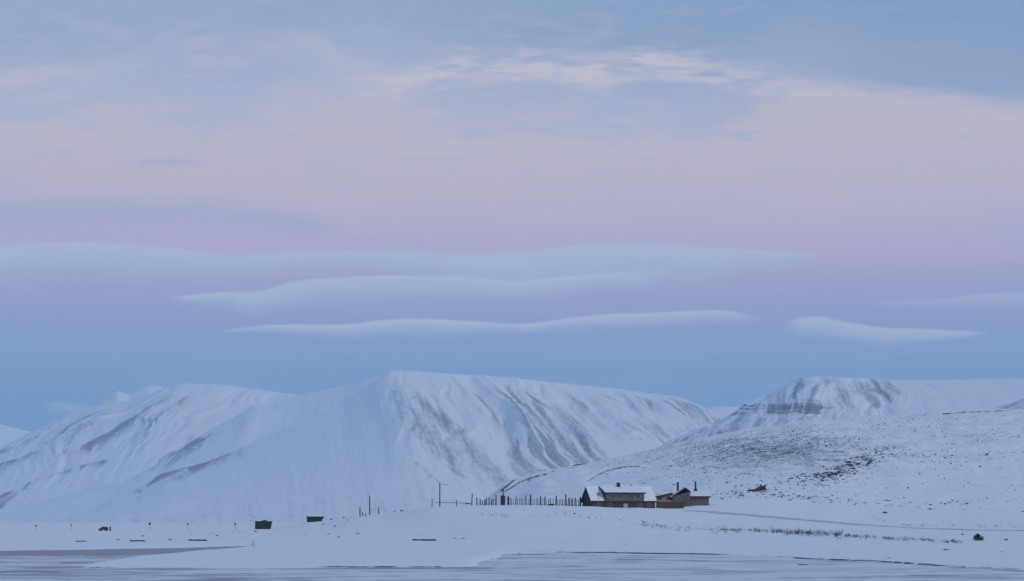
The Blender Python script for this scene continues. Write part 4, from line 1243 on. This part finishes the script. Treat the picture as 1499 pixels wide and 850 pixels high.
r_ = np.random.RandomState(3)
V, Fc = [], []
for i in range(700):
    a = r_.uniform(0, 2 * math.pi)
    h = r_.uniform(0, 1.0)
    q = (0.75 * math.sin(math.pi * min(1, h * 0.8 + 0.2)) + 0.1) * math.sqrt(r_.uniform())
    c = Vector((q * math.cos(a) + (h - .5) * 0.1, q * math.sin(a), h * 1.15))
    d1 = Vector(r_.normal(0, 1, 3)).normalized() * r_.uniform(0.1, 0.26)
    d2 = Vector(r_.normal(0, 1, 3)).normalized() * 0.08
    b = len(V)
    V += [tuple(c - d2), tuple(c + d2), tuple(c + d1)]
    Fc.append((b, b + 1, b + 2))
obj('foliage', mesh_np('foliage', V, Fc, False), M['shrub'], bush)
V, Fc = blades(160, 0.75, 0, 0.3, 0.95, 0.015, 0.04, 0.25, r_)
obj('straw', mesh_np('straw', V, Fc, False), M['straw'], bush)

# ------------------------------------------------------------------ dry grass belts (nobody could count the stems)
r_ = np.random.RandomState(12)
VV, FF = [], []


def belt(pts, n, jit, hpx, wmul=1.0):
    P = np.array(pts, float)
    s = np.concatenate([[0], np.cumsum(np.hypot(*np.diff(P, axis=0).T))])
    for i in range(n):
        q = r_.uniform(0, s[-1])
        px, py = np.interp(q, s, P[:, 0]), np.interp(q, s, P[:, 1])
        if r_.uniform() > 2.2 * (float(fbm(np.array(px / 7.0), np.array(py / 2.0), 3, 77)) - 0.28):
            continue
        py += r_.normal(0, jit)
        x, y, z = on_ground(px, py, 260, 640)
        h = hpx * (0.15 + 0.85 * r_.uniform() ** 2.0) * y / F * (0.6 + 0.8 * float(vnoise(np.array(px / 5.0), np.array(1.0), 5)))
        v, f = blades(int(r_.randint(5, 12)), 0, 0, h * 0.6, h, 0.012 * wmul, 0.045 * wmul, 0.45, r_)
        b = len(VV)
        VV.extend([(a + x, c + y, e + z) for a, c, e in v])
        FF.extend([tuple(k + b for k in g) for g in f])


belt([(1055, 776), (1100, 777), (1150, 779), (1232, 783)], 640, 1.7, 6.5)
belt([(1130, 778.5), (1170, 780), (1230, 782.5)], 200, 2.0, 8.5)
belt([(1235, 784), (1275, 787), (1340, 790), (1408, 794)], 480, 1.3, 6.0)
belt([(940, 768), (1000, 774), (1055, 776)], 260, 2.4, 4.5)
belt([(805, 750), (870, 758), (950, 764)], 170, 2.2, 3.4)
belt([(690, 752), (740, 755), (810, 757)], 110, 2.0, 2.8)
belt([(1310, 768), (1340, 769), (1372, 770)], 90, 0.4, 2.6)
belt([(1385, 770), (1440, 770.5), (1500, 771)], 90, 1.2, 4.0)
belt([(1275, 758), (1290, 760), (1300, 762)], 20, 2.0, 4.0)
belt([(430, 778), (480, 768), (520, 758), (550, 754)], 110, 3.0, 2.8)
belt([(270, 781), (340, 779), (380, 779)], 90, 1.6, 2.6)
g = obj('dry_grass', mesh_np('dry_grass', VV, FF, False), M['grass'])
tag(g, 'dark dry grass and twigs poking through the snow', 'dry grass', kind='stuff')

# ------------------------------------------------------------------ scree: countless stones over the hill
r_ = np.random.RandomState(21)
import bmesh
bm = bmesh.new()
bmesh.ops.create_icosphere(bm, subdivisions=1, radius=1.0)
bv = np.array([v.co[:] for v in bm.verts]); bfc = np.array([[v.index for v in f.verts] for f in bm.faces])
bm.free()
allV, allF, cnt = [], [], 0
PXs, PYs, Ds, Zs = PX, PY, D, Z
sel = (D > 640) & (D < 1590) & (PX > 880) & (PX < 1520)
cx_, cy_, cd_, cz_ = PX[sel], PY[sel], D[sel], Z[sel]
dens = 0.9 * np.exp(-(((cx_ - 1120) / 200) ** 2 + ((cy_ - 655) / 30) ** 2)) + 0.55 * np.exp(-(((cx_ - 1350) / 130) ** 2 + ((cy_ - 640) / 26) ** 2)) \
    + 2.6 * np.exp(-(((cx_ - 1245) / 55) ** 2 + ((cy_ - 680 + (cx_ - 1245) * 0.25) / 15) ** 2)) + 0.05 + 0.25 * np.exp(-(((cx_ - 1110) / 110) ** 2 + ((cy_ - 735) / 12) ** 2))
xw = (cx_ - CX) / F * cd_
dens *= sstep(fbm(xw / 30.0, cd_ / 45.0, 4, 40), 0.34, 0.66) + 0.08
dens *= np.gradient(Ds, axis=0)[sel] * 0 + 1
pr_ = dens / dens.sum()
pick = r_.choice(len(cx_), 14000, p=pr_)
for i in pick:
    d = cd_[i] + r_.uniform(-2, 2)
    px = cx_[i] + r_.uniform(-1, 1)
    z = float(cz_[i])
    big = math.exp(-(((px - 1245) / 50) ** 2 + ((cy_[i] - 680 + (px - 1245) * 0.25) / 13) ** 2))
    r = 0.10 + 0.30 * r_.uniform() ** 4 + big * 0.62 * r_.uniform() ** 2
    V = bv * (1 + r_.uniform(-.28, .28, (len(bv), 1))) * np.array([r * r_.uniform(1.0, 2.2), r * r_.uniform(0.8, 1.4), r * r_.uniform(.45, .95)])
    a = r_.normal(0, .5)
    R = np.array([[math.cos(a), -math.sin(a), 0], [math.sin(a), math.cos(a), 0], [0, 0, 1]])
    allV.append(V @ R.T + np.array([(px - CX) / F * d, d, z + r * 0.12]))
    allF.append(bfc + cnt)
    cnt += len(bv)
sc = obj('scree', mesh_np('scree', np.concatenate(allV), np.concatenate(allF), False), M['stone'])
tag(sc, 'scattered dark scree and boulders over the snowy hillside', 'scree', kind='stuff')

# ------------------------------------------------------------------ air
HAZE = 5.0e-5
hm = bpy.data.materials.new('haze')
hm.use_nodes = True
t = NT(hm.node_tree)
pv = t.node('ShaderNodeVolumePrincipled')
pv.inputs['Color'].default_value = (0.60, 0.82, 1.0, 1)
pv.inputs['Density'].default_value = HAZE
pv.inputs['Anisotropy'].default_value = 0.0
ho = t.node('ShaderNodeOutputMaterial')
t.link(pv.outputs[0], ho.inputs['Volume'])
hz = MB().box(-30000, 30000, -7000, 17500, -2.0, 1050.0).build('haze', hm)
tag(hz, kind='stuff')
